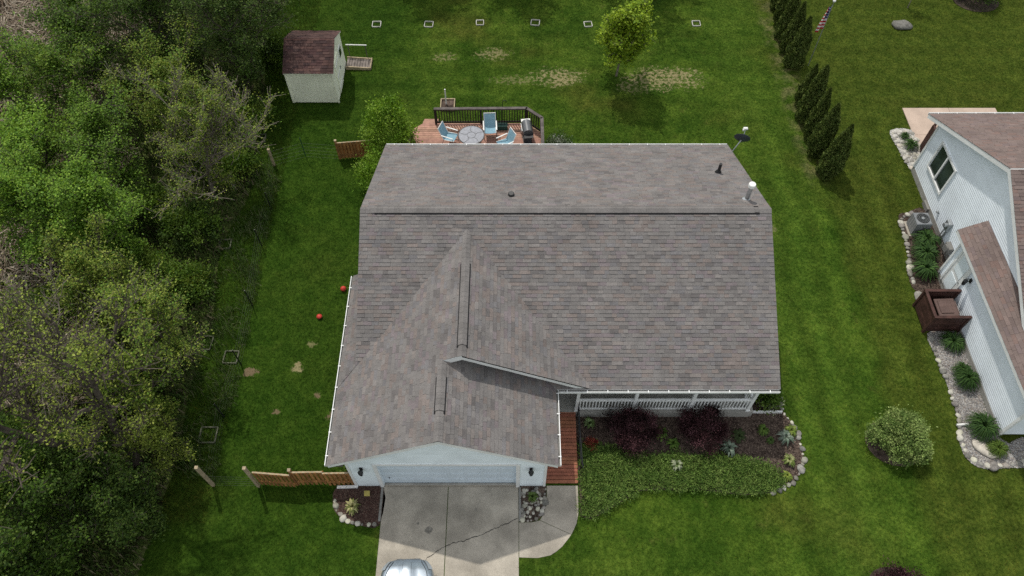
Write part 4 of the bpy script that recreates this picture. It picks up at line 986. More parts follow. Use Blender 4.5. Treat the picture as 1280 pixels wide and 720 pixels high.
d = MB(); d.prism([(w0x + .03, 10.95, w0z), (w0x + .03, 19.1, w0z), (NX - .02, 19.1, w0z - .03 + (NX - w0x) * wp), (NX - .02, 10.95, w0z - .03 + (NX - w0x) * wp)], (0, 0, -.14))
d.prism([(NX - .018, 10.95, w0z - .03 + (NX - w0x) * wp), (NX - .018, 15.4, w0z - .03 + (NX - w0x) * wp), (22.16, 15.4, w0z - .03 + 4 * wp), (22.16, 10.95, w0z - .03 + 4 * wp)], (0, 0, -.14))
d.prism([(22.16, 10.95, w0z + 4 * wp), (22.16, 15.4, w0z + 4 * wp), (26.2, 15.4, w0z), (26.2, 10.95, w0z)], (0, 0, -.14)); build(d, 'roof_edge', m_trim, nb)
tb += shingle_tabs((w0x, 10.93, w0z + .002), (0, 1, 0), (1, 0, wp), [[(0, 0), (8.19, 0), (8.19, notch), (0, notch)], [(0, notch), (4.5, notch), (4.5, Lw), (0, Lw)]], 43, .143, (.2, .3, .4), NT)
put_shingles(nb, tb, m_shingle_n, 200)
q = MB(); q.prism([(w0x + .0, 10.92, w0z - .16), (w0x + .03, 10.92, w0z - .16), (w0x + .03, 10.92, w0z + .0), (w0x, 10.92, w0z - .0)], (0, 8.2, 0)); q.prism([(w0x, 19.10, w0z - .16), (NX - .02, 19.10, w0z - .16 + (NX - w0x) * wp), (NX - .02, 19.10, w0z - .02 + (NX - w0x) * wp), (w0x, 19.10, w0z - .02)], (0, .025, 0)); build(q, 'fascia', m_trim, nb)
gutter(nb, (xe, nry + 5.86, nez - .02), (ox, nry + 5.86, nez - .02), (0, 1, 0))
# two-light window
wy0, wy1, wz0, wz1 = 22.28, 23.92, 1.33, 2.74
o = build(MB().box((NX - .045, (wy0 + wy1) / 2, wz0 - .04), (.10, wy1 - wy0 + .16, .09)), 'window', m_trim, nb)
q = MB()
for y in (wy0 - .03, (wy0 + wy1) / 2, wy1 + .03): q.box((NX - .045, y, (wz0 + wz1) / 2), (.09, .085, wz1 - wz0))
q.box((NX - .045, (wy0 + wy1) / 2, wz1 + .04), (.09, wy1 - wy0 + .15, .085)); build(q, 'frame', m_trim, o)
for k in (0, 1):
    c = wy0 + (wy1 - wy0) * (.25 + .5 * k); build(MB().box((NX - .028, c, (wz0 + wz1) / 2), (.012, (wy1 - wy0) / 2 - .09, wz1 - wz0 - .02)), 'pane', m_glass_n, o)
# side door of the wing with lantern
o = build(MB().box((WX - .03, 17.88, 1.30), (.05, .92, 2.04)), 'door', m_trim, nb)
q = MB(); q.box((WX - .045, 17.38, 1.32), (.07, .09, 2.1)); q.box((WX - .045, 18.38, 1.32), (.07, .09, 2.1)); q.box((WX - .045, 17.88, 2.39), (.07, 1.1, .09)); build(q, 'door_frame', m_trim, o)
for z in (.75, 1.75): build(MB().box((WX - .065, 17.88, z), (.015, .6, .75 if z < 1 else .85), bev=.005), 'door_panel', m_white, o)
build(MB().box((WX - .09, 17.52, 1.25), (.05, .05, .08)), 'handle', m_metal, o)
q = MB(); q.box((WX - .04, 17.12, 1.95), (.05, .12, .2)); q.path([(WX - .06, 17.12, 2.0), (WX - .2, 17.12, 2.1), (WX - .24, 17.12, 2.0)], .014); q.lathe((WX - .24, 17.12, 1.68), [(.03, 0), (.07, .04), (.085, .26), (.10, .27), (.03, .36)], 8); build(q, 'wall_lantern', m_black, nb)
# meter, conduits, hose reel, vent
q = MB(); q.box((NX - .10, 20.62, 1.10), (.16, .34, .46), bev=.02); q.lathe((NX - .2, 20.62, 1.12), [(.1, -.1), (.1, .1)], 14, m=Matrix.Rotation(math.pi / 2, 3, 'Y')); build(q, 'electric_meter', m_metal, nb)
q = MB(); q.tube((NX - .07, 20.52, .0), (NX - .07, 20.52, .9), .035); q.tube((NX - .07, 20.70, .0), (NX - .07, 20.70, .9), .025); build(q, 'conduit', m_metal, nb)
q = MB(); q.box((NX - .13, 19.75, .62), (.2, .45, .35), bev=.02); q.tube((NX - .3, 19.75, .62), (NX - .03, 19.75, .62), .17, n=14); q.tube((NX - .08, 19.9, .0), (NX - .08, 19.9, .5), .03); build(q, 'gas_meter', m_concd, nb)
build(MB().box((NX - .06, 21.65, .75), (.10, .1, .12), bev=.02), 'dryer_vent', m_metal, nb)
o = build(MB().box((NX - .06, 22.5, .12), (.12, .55, .26)), 'basement_vent', m_concd, nb)
sc = thing('deck_screen', 'dark brown wooden screen at the rear corner of neighbour house', 'screen', (19.9, 25.7, 0))
for k in range(9): build(MB().box((19.62 + k * .035, 25.0 + k * .155, .85), (.03, .145, 1.7 - k * .04), rz=-.2, tone=(rnd.uniform(.8, 1.2),) * 3), 'board', m_brown, sc)
for k in (0, 8): build(MB().box((19.68 + k * .035, 25.0 + k * .155, .9), (.09, .09, 1.8 - k * .03)), 'post', m_brown, sc)
build(MB().box((19.80, 25.62, 1.66), (.10, 1.35, .04), rz=-.22, rx=-.12), 'cap', m_brown, sc)
# bin enclosure
en = thing('bin_enclosure', 'dark brown three sided board enclosure against the neighbour wall', 'enclosure', (17.7, 16.5, 0))
ex0, ex1, ey0, ey1, eh = 16.98, 18.42, 15.88, 17.16, 1.15
for k in range(6):
    z = .10 + k * .185
    for y in (ey0, ey1): build(MB().box(((ex0 + ex1) / 2, y, z + .085), (ex1 - ex0 - .1, .03, .172), tone=(rnd.uniform(.8, 1.2),) * 3), 'board', m_brown, en)
    build(MB().box((ex0, (ey0 + ey1) / 2, z + .085), (.03, ey1 - ey0 - .1, .172), tone=(rnd.uniform(.8, 1.2),) * 3), 'board', m_brown, en)
for x, y in ((ex0, ey0), (ex0, ey1), (ex1 - .05, ey0), (ex1 - .05, ey1)): build(MB().box((x, y, eh / 2 + .03), (.1, .1, eh + .06)), 'post', m_brown, en)
for c, s in ((((ex0 + ex1) / 2, ey0, eh + .04), (1.4, .12, .035)), (((ex0 + ex1) / 2, ey1, eh + .04), (1.4, .12, .035)), ((ex0, (ey0 + ey1) / 2, eh + .045), (.12, 1.2, .035))): build(MB().box(c, s), 'cap', m_brown, en)
bn_ = thing('wheeled_bin', 'brown lidded bin standing inside the board enclosure', 'bin', (17.75, 16.52, 0))
q = MB(); q.add([(-.3, -.33, .05), (.3, -.33, .05), (.3, .33, .05), (-.3, .33, .05), (-.37, -.40, .85), (.37, -.40, .85), (.37, .40, .85), (-.37, .40, .85)], [(3, 2, 1, 0), (4, 5, 6, 7), (0, 1, 5, 4), (1, 2, 6, 5), (2, 3, 7, 6), (3, 0, 4, 7)]); build(q, 'body', m_brown2, bn_, False)
q = MB(); q.box((0, 0, .89), (.80, .86, .06), bev=.02, ry=-.05); q.box((-.05, 0, .935), (.5, .6, .04), bev=.015, ry=-.05); build(q, 'lid', m_brown2, bn_, False)
for y in (-.3, .3): build(MB().tube((.28, y - .04, .1), (.28, y + .04, .1), .1, n=14), 'wheel', m_tyre, bn_, False)
build(MB().tube((.42, -.3, .92), (.42, .3, .92), .02), 'handle', m_brown2, bn_, False)
# air conditioner
ac = thing('air_conditioner', 'grey air conditioning unit with round fan beside the neighbour wall', 'air conditioner', (18.25, 21.25, 0))
build(MB().box((0, 0, .03), (.85, .85, .08)), 'pad', m_conc, ac, False); build(MB().box((0, 0, .44), (.68, .68, .74), bev=.03), 'body', M('grey metal cabinet', (.20, .21, .22), .6, .1), ac, False)
q = MB()
for k in range(6): q.box((0, 0, .18 + k * .1), (.70, .70, .018))
build(q, 'louvre', m_concd, ac, False); build(MB().lathe((0, 0, .812), [(.28, 0), (.28, .012), (.25, .016)], 24), 'fan_guard', m_black, ac, False)
q = MB()
for r in (.1, .17, .24):
    for k in range(16): a, b2 = k * .3927, (k + 1) * .3927; q.tube((r * math.cos(a), r * math.sin(a), .835), (r * math.cos(b2), r * math.sin(b2), .835), .006, n=4)
q.lathe((0, 0, .83), [(.07, 0), (.06, .012)], 12); build(q, 'grille', m_metal, ac, False)

# ---------------------------------------------------------------- car on the drive, nose to the garage
car = thing('parked_car', 'silver car parked on the driveway with its nose to the garage', 'car', (-3.46, 4.35, 0), R(1.5))
def hoodz(y):  # y: distance behind the nose
    return np.interp(y, [0, .04, .12, .3, .7, 1.2, 1.5], [.62, .74, .82, .89, .97, 1.03, 1.06])
def halfw(y): return float(np.interp(y, [0, .02, .05, .1, .18, .3, .45, .65, 1.0, 3.6, 4.2, 4.45, 4.55], [.24, .38, .50, .61, .71, .80, .87, .915, .93, .93, .90, .84, .76]))
ys = [0, .008, .02, .04, .065, .1, .14, .22, .32, .45, .6, .8, 1.0, 1.25, 1.5, 1.9, 2.4, 3.0, 3.6, 4.0, 4.25, 4.45, 4.53, 4.55]
q = MB(); rows = []
for y in ys:
    w = halfw(y); zt = float(hoodz(min(y, 1.5))) if y < 1.5 else float(np.interp(y, [1.5, 3.6, 4.3, 4.55], [1.05, 1.06, 1.02, .8])); lo = .24 if .25 < y < 4.3 else .32
    prof = [(0, lo), (.8 * w, lo), (.985 * w, lo + .1), (w, .52), (w * .99, .66), (w * .96, zt - .11), (w * .90, zt - .045), (w * .80, zt - .02), (w * .72, zt - .012), (w * .45, zt), (w * .27, zt + .006), (w * .22, zt + .018), (0, zt + .02)]
    full = [(-x, z) for x, z in prof[::-1]] + prof[1:]
    rows.append([(x, 2.27 - y, z) for x, z in full[:-1]])
nn = len(rows[0]); P = [p for r in rows for p in r]
F = [(r * nn + i, (r + 1) * nn + i, (r + 1) * nn + (i + 1) % nn, r * nn + (i + 1) % nn) for r in range(len(rows) - 1) for i in range(nn)]
F.append(tuple(range(nn))); F.append(tuple((len(rows) - 1) * nn + i for i in range(nn - 1, -1, -1)))
q.add(P, F); body = build(q, 'body', m_car, car, False, True)
gz = [(1.25, .78, 1.03), (1.55, .74, 1.16), (2.0, .66, 1.42), (2.3, .62, 1.50), (3.0, .62, 1.52), (3.7, .64, 1.46), (4.1, .68, 1.25), (4.35, .72, 1.02)]
q = MB(); rows = []
for y, w, z in gz: rows += [(-w - .12 if z < 1.2 else -.80, 2.27 - y, 1.0), (-w, 2.27 - y, z), (0, 2.27 - y, z + .03), (w, 2.27 - y, z), (w + .12 if z < 1.2 else .80, 2.27 - y, 1.0)]
F = [(r * 5 + i, r * 5 + i + 1, r * 5 + 6 + i, r * 5 + 5 + i) for r in range(len(gz) - 1) for i in range(4)]; q.add(rows, F); build(q, 'cabin_glass', m_glass_d, car, False, True)
q = MB(); rr_ = [r for r in gz[2:6]]; P = []
for y, w, z in rr_: P += [(-w * 1.01, 2.27 - y, z + .012), (-w * .6, 2.27 - y, z + .04), (w * .6, 2.27 - y, z + .04), (w * 1.01, 2.27 - y, z + .012)]
q.add(P, [(r * 4 + i, r * 4 + i + 1, r * 4 + 5 + i, r * 4 + 4 + i) for r in range(3) for i in range(3)]); build(q, 'roof', m_car, car, False, True)
m_seam = M('panel gap', (.04, .045, .05), .6)
def seam(pts, w=.006, name='hood_seam'): build(MB().path(pts, w, 5), name, m_seam, body, False)
for sg in (-1, 1):
    seam([(sg * (.66 - .10 * (1 - min(y, .6) / .6) ** 2 + .10 * min(y, 1.2) / 1.2) * (halfw(y) / .93 if y > .2 else halfw(.2) / .93), 2.27 - y, float(hoodz(y)) + .004) for y in (.12, .16, .22, .32, .5, .8, 1.2)], .009)
    seam([(sg * (.13 + .05 * y), 2.27 - y, float(hoodz(y)) + .016) for y in (.16, .22, .32, .5, .8, 1.2)], .006)
seam([(x, 2.27 - .07 - .09 * (x / .6) ** 2, float(hoodz(.07)) - .008 - .03 * (x / .6) ** 2) for x in (-.55, -.4, -.2, 0, .2, .4, .55)])
for sg in (-1, 1):
    q = MB(); P = []
    for y, o1, o2 in ((.09, .52, .60), (.14, .57, .67), (.2, .62, .73), (.30, .68, .80), (.42, .73, .86)):
        z = float(hoodz(y)); P += [(sg * o1 * 1.0, 2.27 - y, z + .004), (sg * o2, 2.27 - y, z - .05)]
    q.add(P, [(r * 2, r * 2 + 1, r * 2 + 3, r * 2 + 2) for r in range(4)]); build(q, 'headlight', M('headlight lens', (.25, .28, .30), .1, .05, spec=.8) if sg < 0 else bpy.data.materials['headlight lens'], car, False)
    for y in (.85, 3.65):
        w = build(MB().tube((sg * .74, 2.27 - y, .33), (sg * .95, 2.27 - y, .33), .33, n=24), 'wheel', m_tyre, car, False); build(MB().tube((sg * .94, 2.27 - y, .33), (sg * .957, 2.27 - y, .33), .22, n=16), 'rim', m_metal, w, False)
    q = MB(); q.box((sg * 1.0, 2.27 - 1.6, 1.08), (.2, .12, .13), bev=.03); build(q, 'wing_mirror', m_car, car, False)
q = MB(); q.box((0, 2.27 - .0, .50), (.8, .03, .16), bev=.01); build(q, 'grille', m_black, car, False)
# ---------------------------------------------------------------- stones
def stone_mesh(seed, mat, flat=.6):
    import bmesh
    rr = random.Random(seed); bm = bmesh.new(); bmesh.ops.create_icosphere(bm, subdivisions=2, radius=1)
    for v in bm.verts:
        n = noise.noise(v.co * 1.1 + Vector((seed * 3.1, 0, 0))) * .35; v.co *= 1 + n; v.co.z *= flat
        if v.co.z < -.3: v.co.z = -.3
    me = bpy.data.meshes.new('stone'); bm.to_mesh(me); bm.free(); me.materials.append(mat)
    at = me.attributes.new('tone', 'FLOAT_COLOR', 'FACE'); t = rr.uniform(.5, 1.2); at.data.foreach_set('color', np.tile(np.array([t, t * rr.uniform(.95, 1.02), t * rr.uniform(.88, 1.0), 1], np.float32), len(me.polygons)))
    me.polygons.foreach_set('use_smooth', np.ones(len(me.polygons), bool)); return me
STN = [stone_mesh(k, m_stone if k % 2 else m_rockw) for k in range(10)]
STW = [stone_mesh(k + 20, m_rockw, .55) for k in range(5)]
def stones(label, pts, size, meshes=STN, seed=1, cat='stone edging', jitter=.03, name='stone_edging'):
    rr = random.Random(seed); c = (sum(p[0] for p in pts) / len(pts), sum(p[1] for p in pts) / len(pts), 0)
    t = thing(name, label, cat, c)
    for x, y in pts:
        s = size * rr.choice((.5, .7, .85, 1.0, 1.1, 1.35)) * rr.uniform(.85, 1.15); o = bpy.data.objects.new('stone', rr.choice(meshes)); COL.objects.link(o); o.parent = t
        o.location = (x - c[0] + rr.uniform(-jitter, jitter), y - c[1] + rr.uniform(-jitter, jitter),   .015 + s * .2); o.scale = (s * rr.uniform(.8, 1.25), s * rr.uniform(.8, 1.15), s * rr.uniform(.7, 1.1)); o.rotation_euler = (rr.uniform(-.15, .15), rr.uniform(-.15, .15), rr.uniform(0, 6.28))
    return t
def along(line, step):
    out = []; carry = 0
    for (x0, y0), (x1, y1) in zip(line[:-1], line[1:]):
        L = math.hypot(x1 - x0, y1 - y0); s = carry
        while s < L: out.append((x0 + (x1 - x0) * s / L, y0 + (y1 - y0) * s / L)); s += step
        carry = s - L
    return out
stones('pale rounded stones edging the juniper bed by the porch', along([(10.35, 13.9), (10.5, 13.0), (10.45, 12.4), (10.72, 11.9), (10.88, 11.3), (10.93, 10.85), (10.92, 10.4), (10.66, 9.85), (10.35, 9.52), (10.0, 9.32), (9.5, 9.12)], .215), .115, seed=2)
stones('rounded pale stones edging the small mulch bed left of garage', along([(-6.4, 8.8), (-6.28, 8.42), (-5.98, 8.12), (-5.7, 8.02), (-5.4, 7.95), (-4.85, 7.97)], .19), .095, seed=3)
stones('loose pale stones filling the small bed right of garage door', [(rnd.uniform(.36, 1.12), rnd.uniform(8.2, 9.25)) for _ in range(60)], .062, seed=4, cat='stones', name='stone_pile')
stones('rounded stones edging the small bed right of garage door', along([(1.2, 9.25), (1.2, 8.75), (1.06, 8.35), (.9, 8.17), (.6, 8.1), (.35, 8.1)], .17), .085, seed=14)
stones('pale stones edging the neighbour gravel bed', along([(17.2, 15.5), (17.22, 14.6), (17.27, 13.1), (17.22, 12.1), (17.0, 11.2), (17.06, 10.48), (17.5, 10.12), (18.3, 10.12), (19.3, 10.25)], .24), .125, seed=5)
stones('pale stones edging the bed round air conditioner and hostas', along([(18.3, 22.15), (17.85, 21.95), (17.68, 21.6), (17.68, 20.7), (17.5, 19.6), (17.28, 18.8), (17.35, 18.2)], .21), .13, seed=6)
rr = random.Random(8)
pp = np.array([(rr.uniform(18.8, 20.0), rr.uniform(24.95, 27.45)) for _ in range(420)]); pp = pp[inside(pp, bed_n3)]
stones('white landscape rocks at the rear corner of neighbour house', [tuple(p) for p in pp[:170]], .10, STW, 7, 'rocks', name='rock_bed')
def boulder(loc, sc, label, mesh, rz=0):
    o = bpy.data.objects.new('boulder', mesh); COL.objects.link(o); o.location = loc; o.scale = sc; o.rotation_euler = (0, 0, rz); tag(o, label, 'boulder')
boulder((21.7, 35.57, .1), (.56, .38, .34), 'grey boulder on the open lawn beside the sapling', STN[1])
boulder((17.75, 10.75, .08), (.52, .26, .22), 'flat pale boulder in the neighbour gravel bed corner', STW[2], -.7)
boulder((17.42, 17.55, .04), (.28, .36, .14), 'flat stepping stone beside bin enclosure', STW[1], .3)
def pebbles(name, poly, box, n, size, tones, label, seed):
    rg = np.random.default_rng(seed); P = np.stack([rg.uniform(box[0], box[1], n), rg.uniform(box[2], box[3], n)], 1); P = P[inside(P, poly)]; n = len(P)
    s = size * rg.uniform(.5, 1.4, n); a = rg.uniform(0, 6.28, n); c = np.stack([P[:, 0], P[:, 1], .02 + s * .25], 1)
    def v(dx, dy, dz): return c + np.stack([(dx * np.cos(a) - dy * np.sin(a)) * s, (dx * np.sin(a) + dy * np.cos(a)) * s, dz * s * np.ones(n)], 1)
    r = lambda: rg.uniform(.75, 1.2, n)
    T0, A, B, C_, D_ = v(rg.uniform(-.3, .3, n), rg.uniform(-.3, .3, n), .45), v(r(), .1, 0), v(.1, r() * .8, .05), v(-r(), -.1, 0), v(0, -r() * .8, .05)
    V = np.concatenate([np.stack([T0, A, B], 1), np.stack([T0, B, C_], 1), np.stack([T0, C_, D_], 1), np.stack([T0, D_, A], 1)])
    t = np.array(tones)[rg.integers(0, len(tones), n)] * rg.uniform(.7, 1.2, n)[:, None]
    o = quads(name, V, np.tile(t, (4, 1)), m_strand, k=3); tag(o, label, name.replace('_', ' '), kind='stuff')
pebbles('gravel_stones', bed_n2, (16.8, 19.7, 10, 15.9), 26000, .032, [(.34, .33, .32), (.22, .21, .21), (.45, .43, .40), (.28, .24, .21)], 'mixed grey gravel along the neighbour wall', 3)
pebbles('gravel_stones', bed_n3, (18.7, 20.1, 24.8, 27.6), 9000, .04, [(.5, .49, .46), (.38, .37, .35), (.6, .58, .55)], 'white gravel under the rocks at neighbour corner', 4)
CH = [(.075, .052, .042), (.11, .08, .065), (.05, .036, .03), (.16, .12, .095)]
pebbles('bark_chips', bed_main, (2.4, 11, 8, 14.2), 30000, .03, CH, 'brown bark chips covering the porch bed', 5)
pebbles('bark_chips', bed_left, (-6.6, -4.7, 7.9, 9.4), 4500, .026, [(.09, .05, .042), (.06, .036, .03), (.13, .09, .07)], 'reddish bark chips in the bed left of garage', 6)
pebbles('bark_chips', bed_n1, (17.1, 19.2, 17.5, 22.4), 6000, .03, CH, 'brown bark chips under the neighbour hostas', 7)

# ---------------------------------------------------------------- plants
def clumps(n_cl, rx, ry, h, rg, fill=.55, z0=.0):
    """clump centres spread over the upper shell of a mound"""
    a = rg.uniform(0, 6.283, n_cl); zz = rg.uniform(-.15, 1, n_cl); r = np.sqrt(np.clip(1 - zz ** 2, 0, 1)); k = rg.uniform(fill, 1.0, n_cl) ** .6
    return np.stack([rx * r * np.cos(a) * k, ry * r * np.sin(a) * k, z0 + h * (.42 + .58 * zz * k)], 1)

def bush(label, loc, rx, ry, h, n, leaf, tones, seed, cat='bush', name='bush', n_cl=60, cl=.22, mat=m_leafd, group=None, up=.4, stems=7, bias=(0, 0, 0), wid=.55):
    rg = np.random.default_rng(seed); t = thing(name, label, cat, loc, 0, group)
    ph = rg.uniform(0, 6.28, 4)
    C = clumps(n_cl, rx, ry, h, rg); an = np.arctan2(C[:, 1], C[:, 0]); C[:, :2] *= (1 + .13 * np.sin(an * 3 + ph[0]) + .10 * np.sin(an * 5 + ph[1]))[:, None]; C += np.array(bias) * (C[:, 2:3] / h)
    k = rg.integers(0, n_cl, n); s = cl * rg.uniform(.5, 1.3, n_cl)
    Q = C[k] + rg.normal(size=(n, 3)) * s[k][:, None] * np.array([1, 1, .75]); Q[:, 2] = np.abs(Q[:, 2] - .03) + .03
    D = Q - np.array([0, 0, h * .25]); D = D / (np.linalg.norm(D, axis=1, keepdims=True) + 1e-6) + rg.normal(size=(n, 3)) * .7
    ct = np.array(tones)[rg.integers(0, len(tones), n_cl)]; tn = ct[k] * rg.uniform(.7, 1.35, n)[:, None]
    quads('foliage', leaves(Q, leaf, up, wid, rg, D), tn, mat, t, world=False)
    q = MB()
    for i in range(stems):
        c = C[rg.integers(0, n_cl)]; p1 = Vector((c[0] * .4, c[1] * .4, c[2] * .5)); q.tube((c[0] * .06, c[1] * .06, 0), p1, .022, .015, 5); q.tube(p1, Vector(c) * .92, .015, .006, 5)
    build(q, 'stem', m_bark, t, False); return t

G_DARK = [(.034, .064, .011), (.046, .080, .014), (.026, .050, .010), (.062, .094, .017)]
G_MID = [(.060, .115, .015), (.080, .140, .018), (.044, .088, .012), (.100, .155, .022)]
G_BRIGHT = [(.085, .160, .016), (.110, .190, .020), (.058, .120, .013), (.140, .215, .028)]
G_OLIVE = [(.105, .145, .022), (.140, .175, .028), (.075, .108, .018), (.175, .205, .038)]
PURPLE = [(.030, .012, .014), (.052, .020, .024), (.018, .008, .009), (.115, .052, .060)]

bush('dark purple barberry bush nearer the red boardwalk', (4.55, 11.3, 0), .93, .78, 1.25, 17000, .055, PURPLE, 3, 'barberry bush', n_cl=60, cl=.15)
bush('dark purple barberry bush nearer the white porch corner', (7.2, 11.4, 0), .80, .72, 1.2, 15000, .055, PURPLE, 4, 'barberry bush', n_cl=52, cl=.15)
bush('round light green bush alone on the lawn', (14.47, 11.05, 0), 1.0, .96, 1.25, 28000, .08, [(.15, .225, .055), (.19, .265, .075), (.10, .165, .038), (.25, .32, .10)], 5, 'bush', n_cl=230, cl=.105, wid=.5, up=.6, stems=3)
bush('leafy light green shrub at the rear left house corner', (-5.75, 26.05, 0), 1.0, 1.05, 3.2, 13000, .10, [(.17, .31, .028), (.22, .36, .04), (.12, .23, .02), (.28, .42, .06)], 6, 'shrub', n_cl=70, cl=.22, mat=m_leaf)
bush('low bright green shrub against the left house wall', (-6.35, 23.9, 0), .6, 1.3, 1.7, 6500, .09, [(.17, .31, .028), (.22, .36, .04), (.12, .23, .02), (.28, .42, .06)], 7, 'shrub', n_cl=40, cl=.2, mat=m_leaf)
bush('small leafy vine growing over the picket rail of the deck', (-5.0, 25.5, 0), .42, .5, 1.7, 2600, .08, G_BRIGHT, 8, 'shrub', n_cl=26, cl=.15, mat=m_leaf)
bush('white flowered green shrub behind the deck railing end', (2.15, 25.6, 0), .75, .95, 1.0, 5200, .08, [(.04, .075, .02), (.06, .10, .03), (.10, .13, .07), (.30, .32, .26)], 9, 'shrub', n_cl=50, cl=.17)
bush('dark leafy shrub beside the porch end post', (9.75, 13.0, 0), .55, .6, .9, 2600, .12, G_MID, 10, 'shrub', n_cl=26, cl=.15)
bush('pale variegated shrub by the white edging board', (10.05, 12.65, 0), .35, .3, .45, 1400, .07, [(.16, .2, .09), (.10, .15, .05), (.26, .29, .18)], 11, 'shrub', n_cl=20, cl=.1)
bush('dark red bush at the front lawn edge', (12.95, 5.85, 0), .75, .55, .8, 7000, .06, PURPLE, 12, 'bush', n_cl=60, cl=.13)
bush('bushy green shrub in a dark mulch ring on far lawn', (26.7, 38.0, 0), 1.1, 1.0, 1.2, 6000, .10, G_MID, 13, 'shrub', n_cl=60, cl=.18)
bush('small red leaved plant in the bed beside handrail', (3.02, 10.95, 0), .27, .24, .35, 1100, .05, [(.20, .035, .025), (.13, .02, .016), (.26, .06, .04)], 14, 'plant', n_cl=16, cl=.08)
bush('small weedy green plants below the house corner eave', (9.85, 21.8, 0), .35, .6, .4, 900, .07, [(.08, .12, .03), (.2, .22, .14), (.05, .08, .02)], 15, 'plant', n_cl=14, cl=.1)
bush('small leafy weeds at the garage fence corner', (-6.25, 9.75, 0), .5, .22, .4, 1000, .07, G_MID, 16, 'plant', n_cl=14, cl=.1)

def rosette(label, loc, r, h, n, w, tones, seed, cat='plant', name='garden_plant', up=.55, group=None):
    """arching strap leaves from one crown"""
    rg = np.random.default_rng(seed); t = thing(name, label, cat, loc, 0, group)
    a = rg.uniform(0, 6.283, n); L = r * rg.uniform(.55, 1.1, n); H = h * rg.uniform(.6, 1.1, n); b = rg.uniform(0, .1, n) * r
    def at(s, side):
        z = H * (1 - (2 * (s - up)) ** 2 * .55 - (0 if s > .05 else .9)); z = np.maximum(z, .02); rad = b + L * s ** 1.15; ww = w * (1.0 if .1 < s < .8 else .35) * side * .5
        return np.stack([rad * np.cos(a) - ww * np.sin(a), rad * np.sin(a) + ww * np.cos(a), z], 1)
    ss = [0, .3, .6, .85, 1.0]; V = [np.stack([at(s0, -1), at(s0, 1), at(s1, 1), at(s1, -1)], 1) for s0, s1 in zip(ss[:-1], ss[1:])]
    tn = np.array(tones)[rg.integers(0, len(tones), n)] * rg.uniform(.7, 1.25, n)[:, None]
    quads('foliage', np.concatenate(V), np.tile(tn, (4, 1)), m_leafd, t, world=False)
    build(MB().lathe((0, 0, 0), [(r * .10, 0), (r * .06, h * .3), (.01, h * .35)], 8), 'crown_base', m_bark, t, False)
G_GRASS = [(.040, .085, .020), (.055, .11, .025), (.028, .062, .016)]
for (x, y, r), lb in zip(((18.40, 20.45, .62), (18.15, 19.70, .62), (17.90, 18.85, .60)), ('green daylily clump next to the air conditioner', 'green daylily clump midway between air conditioner and bin enclosure', 'green daylily clump next to the bin enclosure')): rosette(lb, (x, y, 0), r, .55, 240, .05, G_GRASS, int(x * 100), 'daylily')
rosette('low green grass clump in front of the bin enclosure', (17.95, 15.3, 0), .55, .42, 300, .03, G_GRASS, 21, 'grass clump'); rosette('bushy green grass clump in the middle of gravel bed', (17.9, 13.55, 0), .52, .6, 420, .03, G_GRASS, 22, 'grass clump'); rosette('green grass clump behind the first one in gravel bed', (17.86, 13.95, 0), .4, .5, 260, .03, G_GRASS, 23, 'grass clump')
rosette('wide green grass clump by the white splash pipe', (17.85, 11.55, 0), .62, .6, 460, .03, G_GRASS, 24, 'grass clump'); rosette('short yellow green grass clump near the gravel bed corner', (18.15, 10.72, 0), .40, .42, 320, .025, [(.075, .125, .02), (.10, .15, .025)], 25, 'grass clump')
o = build(MB().tube((17.0, 11.72, .1), (17.45, 11.75, .12), .045), 'drain_pipe', m_pvc); tag(o, 'short white drain pipe end in the neighbour gravel bed', 'pipe')
rosette('small dark green grass among the white corner rocks', (19.45, 26.3, 0), .4, .4, 160, .03, G_GRASS, 26, 'grass clump'); rosette('tiny green grass at the top of white corner rocks', (19.35, 26.95, 0), .28, .3, 90, .03, G_GRASS, 27, 'grass clump')
for (x, y, r, h, lb, tn) in ((2.95, 11.75, .25, .3, 'light green hosta beside the boardwalk handrail', [(.17, .23, .10), (.09, .14, .04)]), (5.65, 11.35, .30, .35, 'bright green plant between the barberry bushes', [(.10, .17, .03), (.06, .12, .02)]),
        (6.05, 10.95, .25, .3, 'bright green plant just in front of the barberry gap', [(.10, .17, .03), (.06, .12, .02)]), (8.1, 10.75, .33, .4, 'blue green plant at the juniper edge by the bare mulch', [(.13, .18, .13), (.08, .12, .08), (.2, .25, .19)]),
        (9.55, 11.5, .25, .28, 'green perennial in the middle of bare mulch', [(.10, .16, .03), (.06, .11, .02)]), (9.75, 11.1, .16, .2, 'smaller green perennial on bare mulch', [(.07, .12, .03), (.05, .09, .02)]), (10.35, 11.2, .34, .3, 'silver green mound plant by the edging stones', [(.15, .19, .15), (.2, .24, .19), (.10, .14, .10)]),
        (10.60, 11.45, .25, .3, 'yellow green plant touching the edging stones', [(.2, .25, .06), (.12, .18, .03)]), (10.30, 10.30, .26, .25, 'yellow edged hosta near the stone curve', [(.30, .31, .14), (.13, .18, .04)]), (10.1, 9.7, .2, .22, 'small yellow green plant at the juniper end', [(.22, .27, .05), (.12, .17, .03)]),
        (6.1, 10.1, .24, .3, 'pale variegated hosta in the middle of juniper', [(.28, .31, .2), (.12, .17, .06)]), (-5.72, 8.55, .30, .28, 'yellow edged hosta in the bed left of garage', [(.36, .34, .16), (.15, .17, .05)]), (.75, 8.9, .2, .3, 'thin green plant among stones right of garage', [(.10, .15, .04), (.07, .12, .02)]), (8.6, 11.3, .3, .15, 'sparse low weeds on the bare mulch', [(.04, .06, .02)])):
    rosette(lb, (x, y, .02), r, h, 46, .085, tn, int(abs(x) * 37 + 50), 'plant')
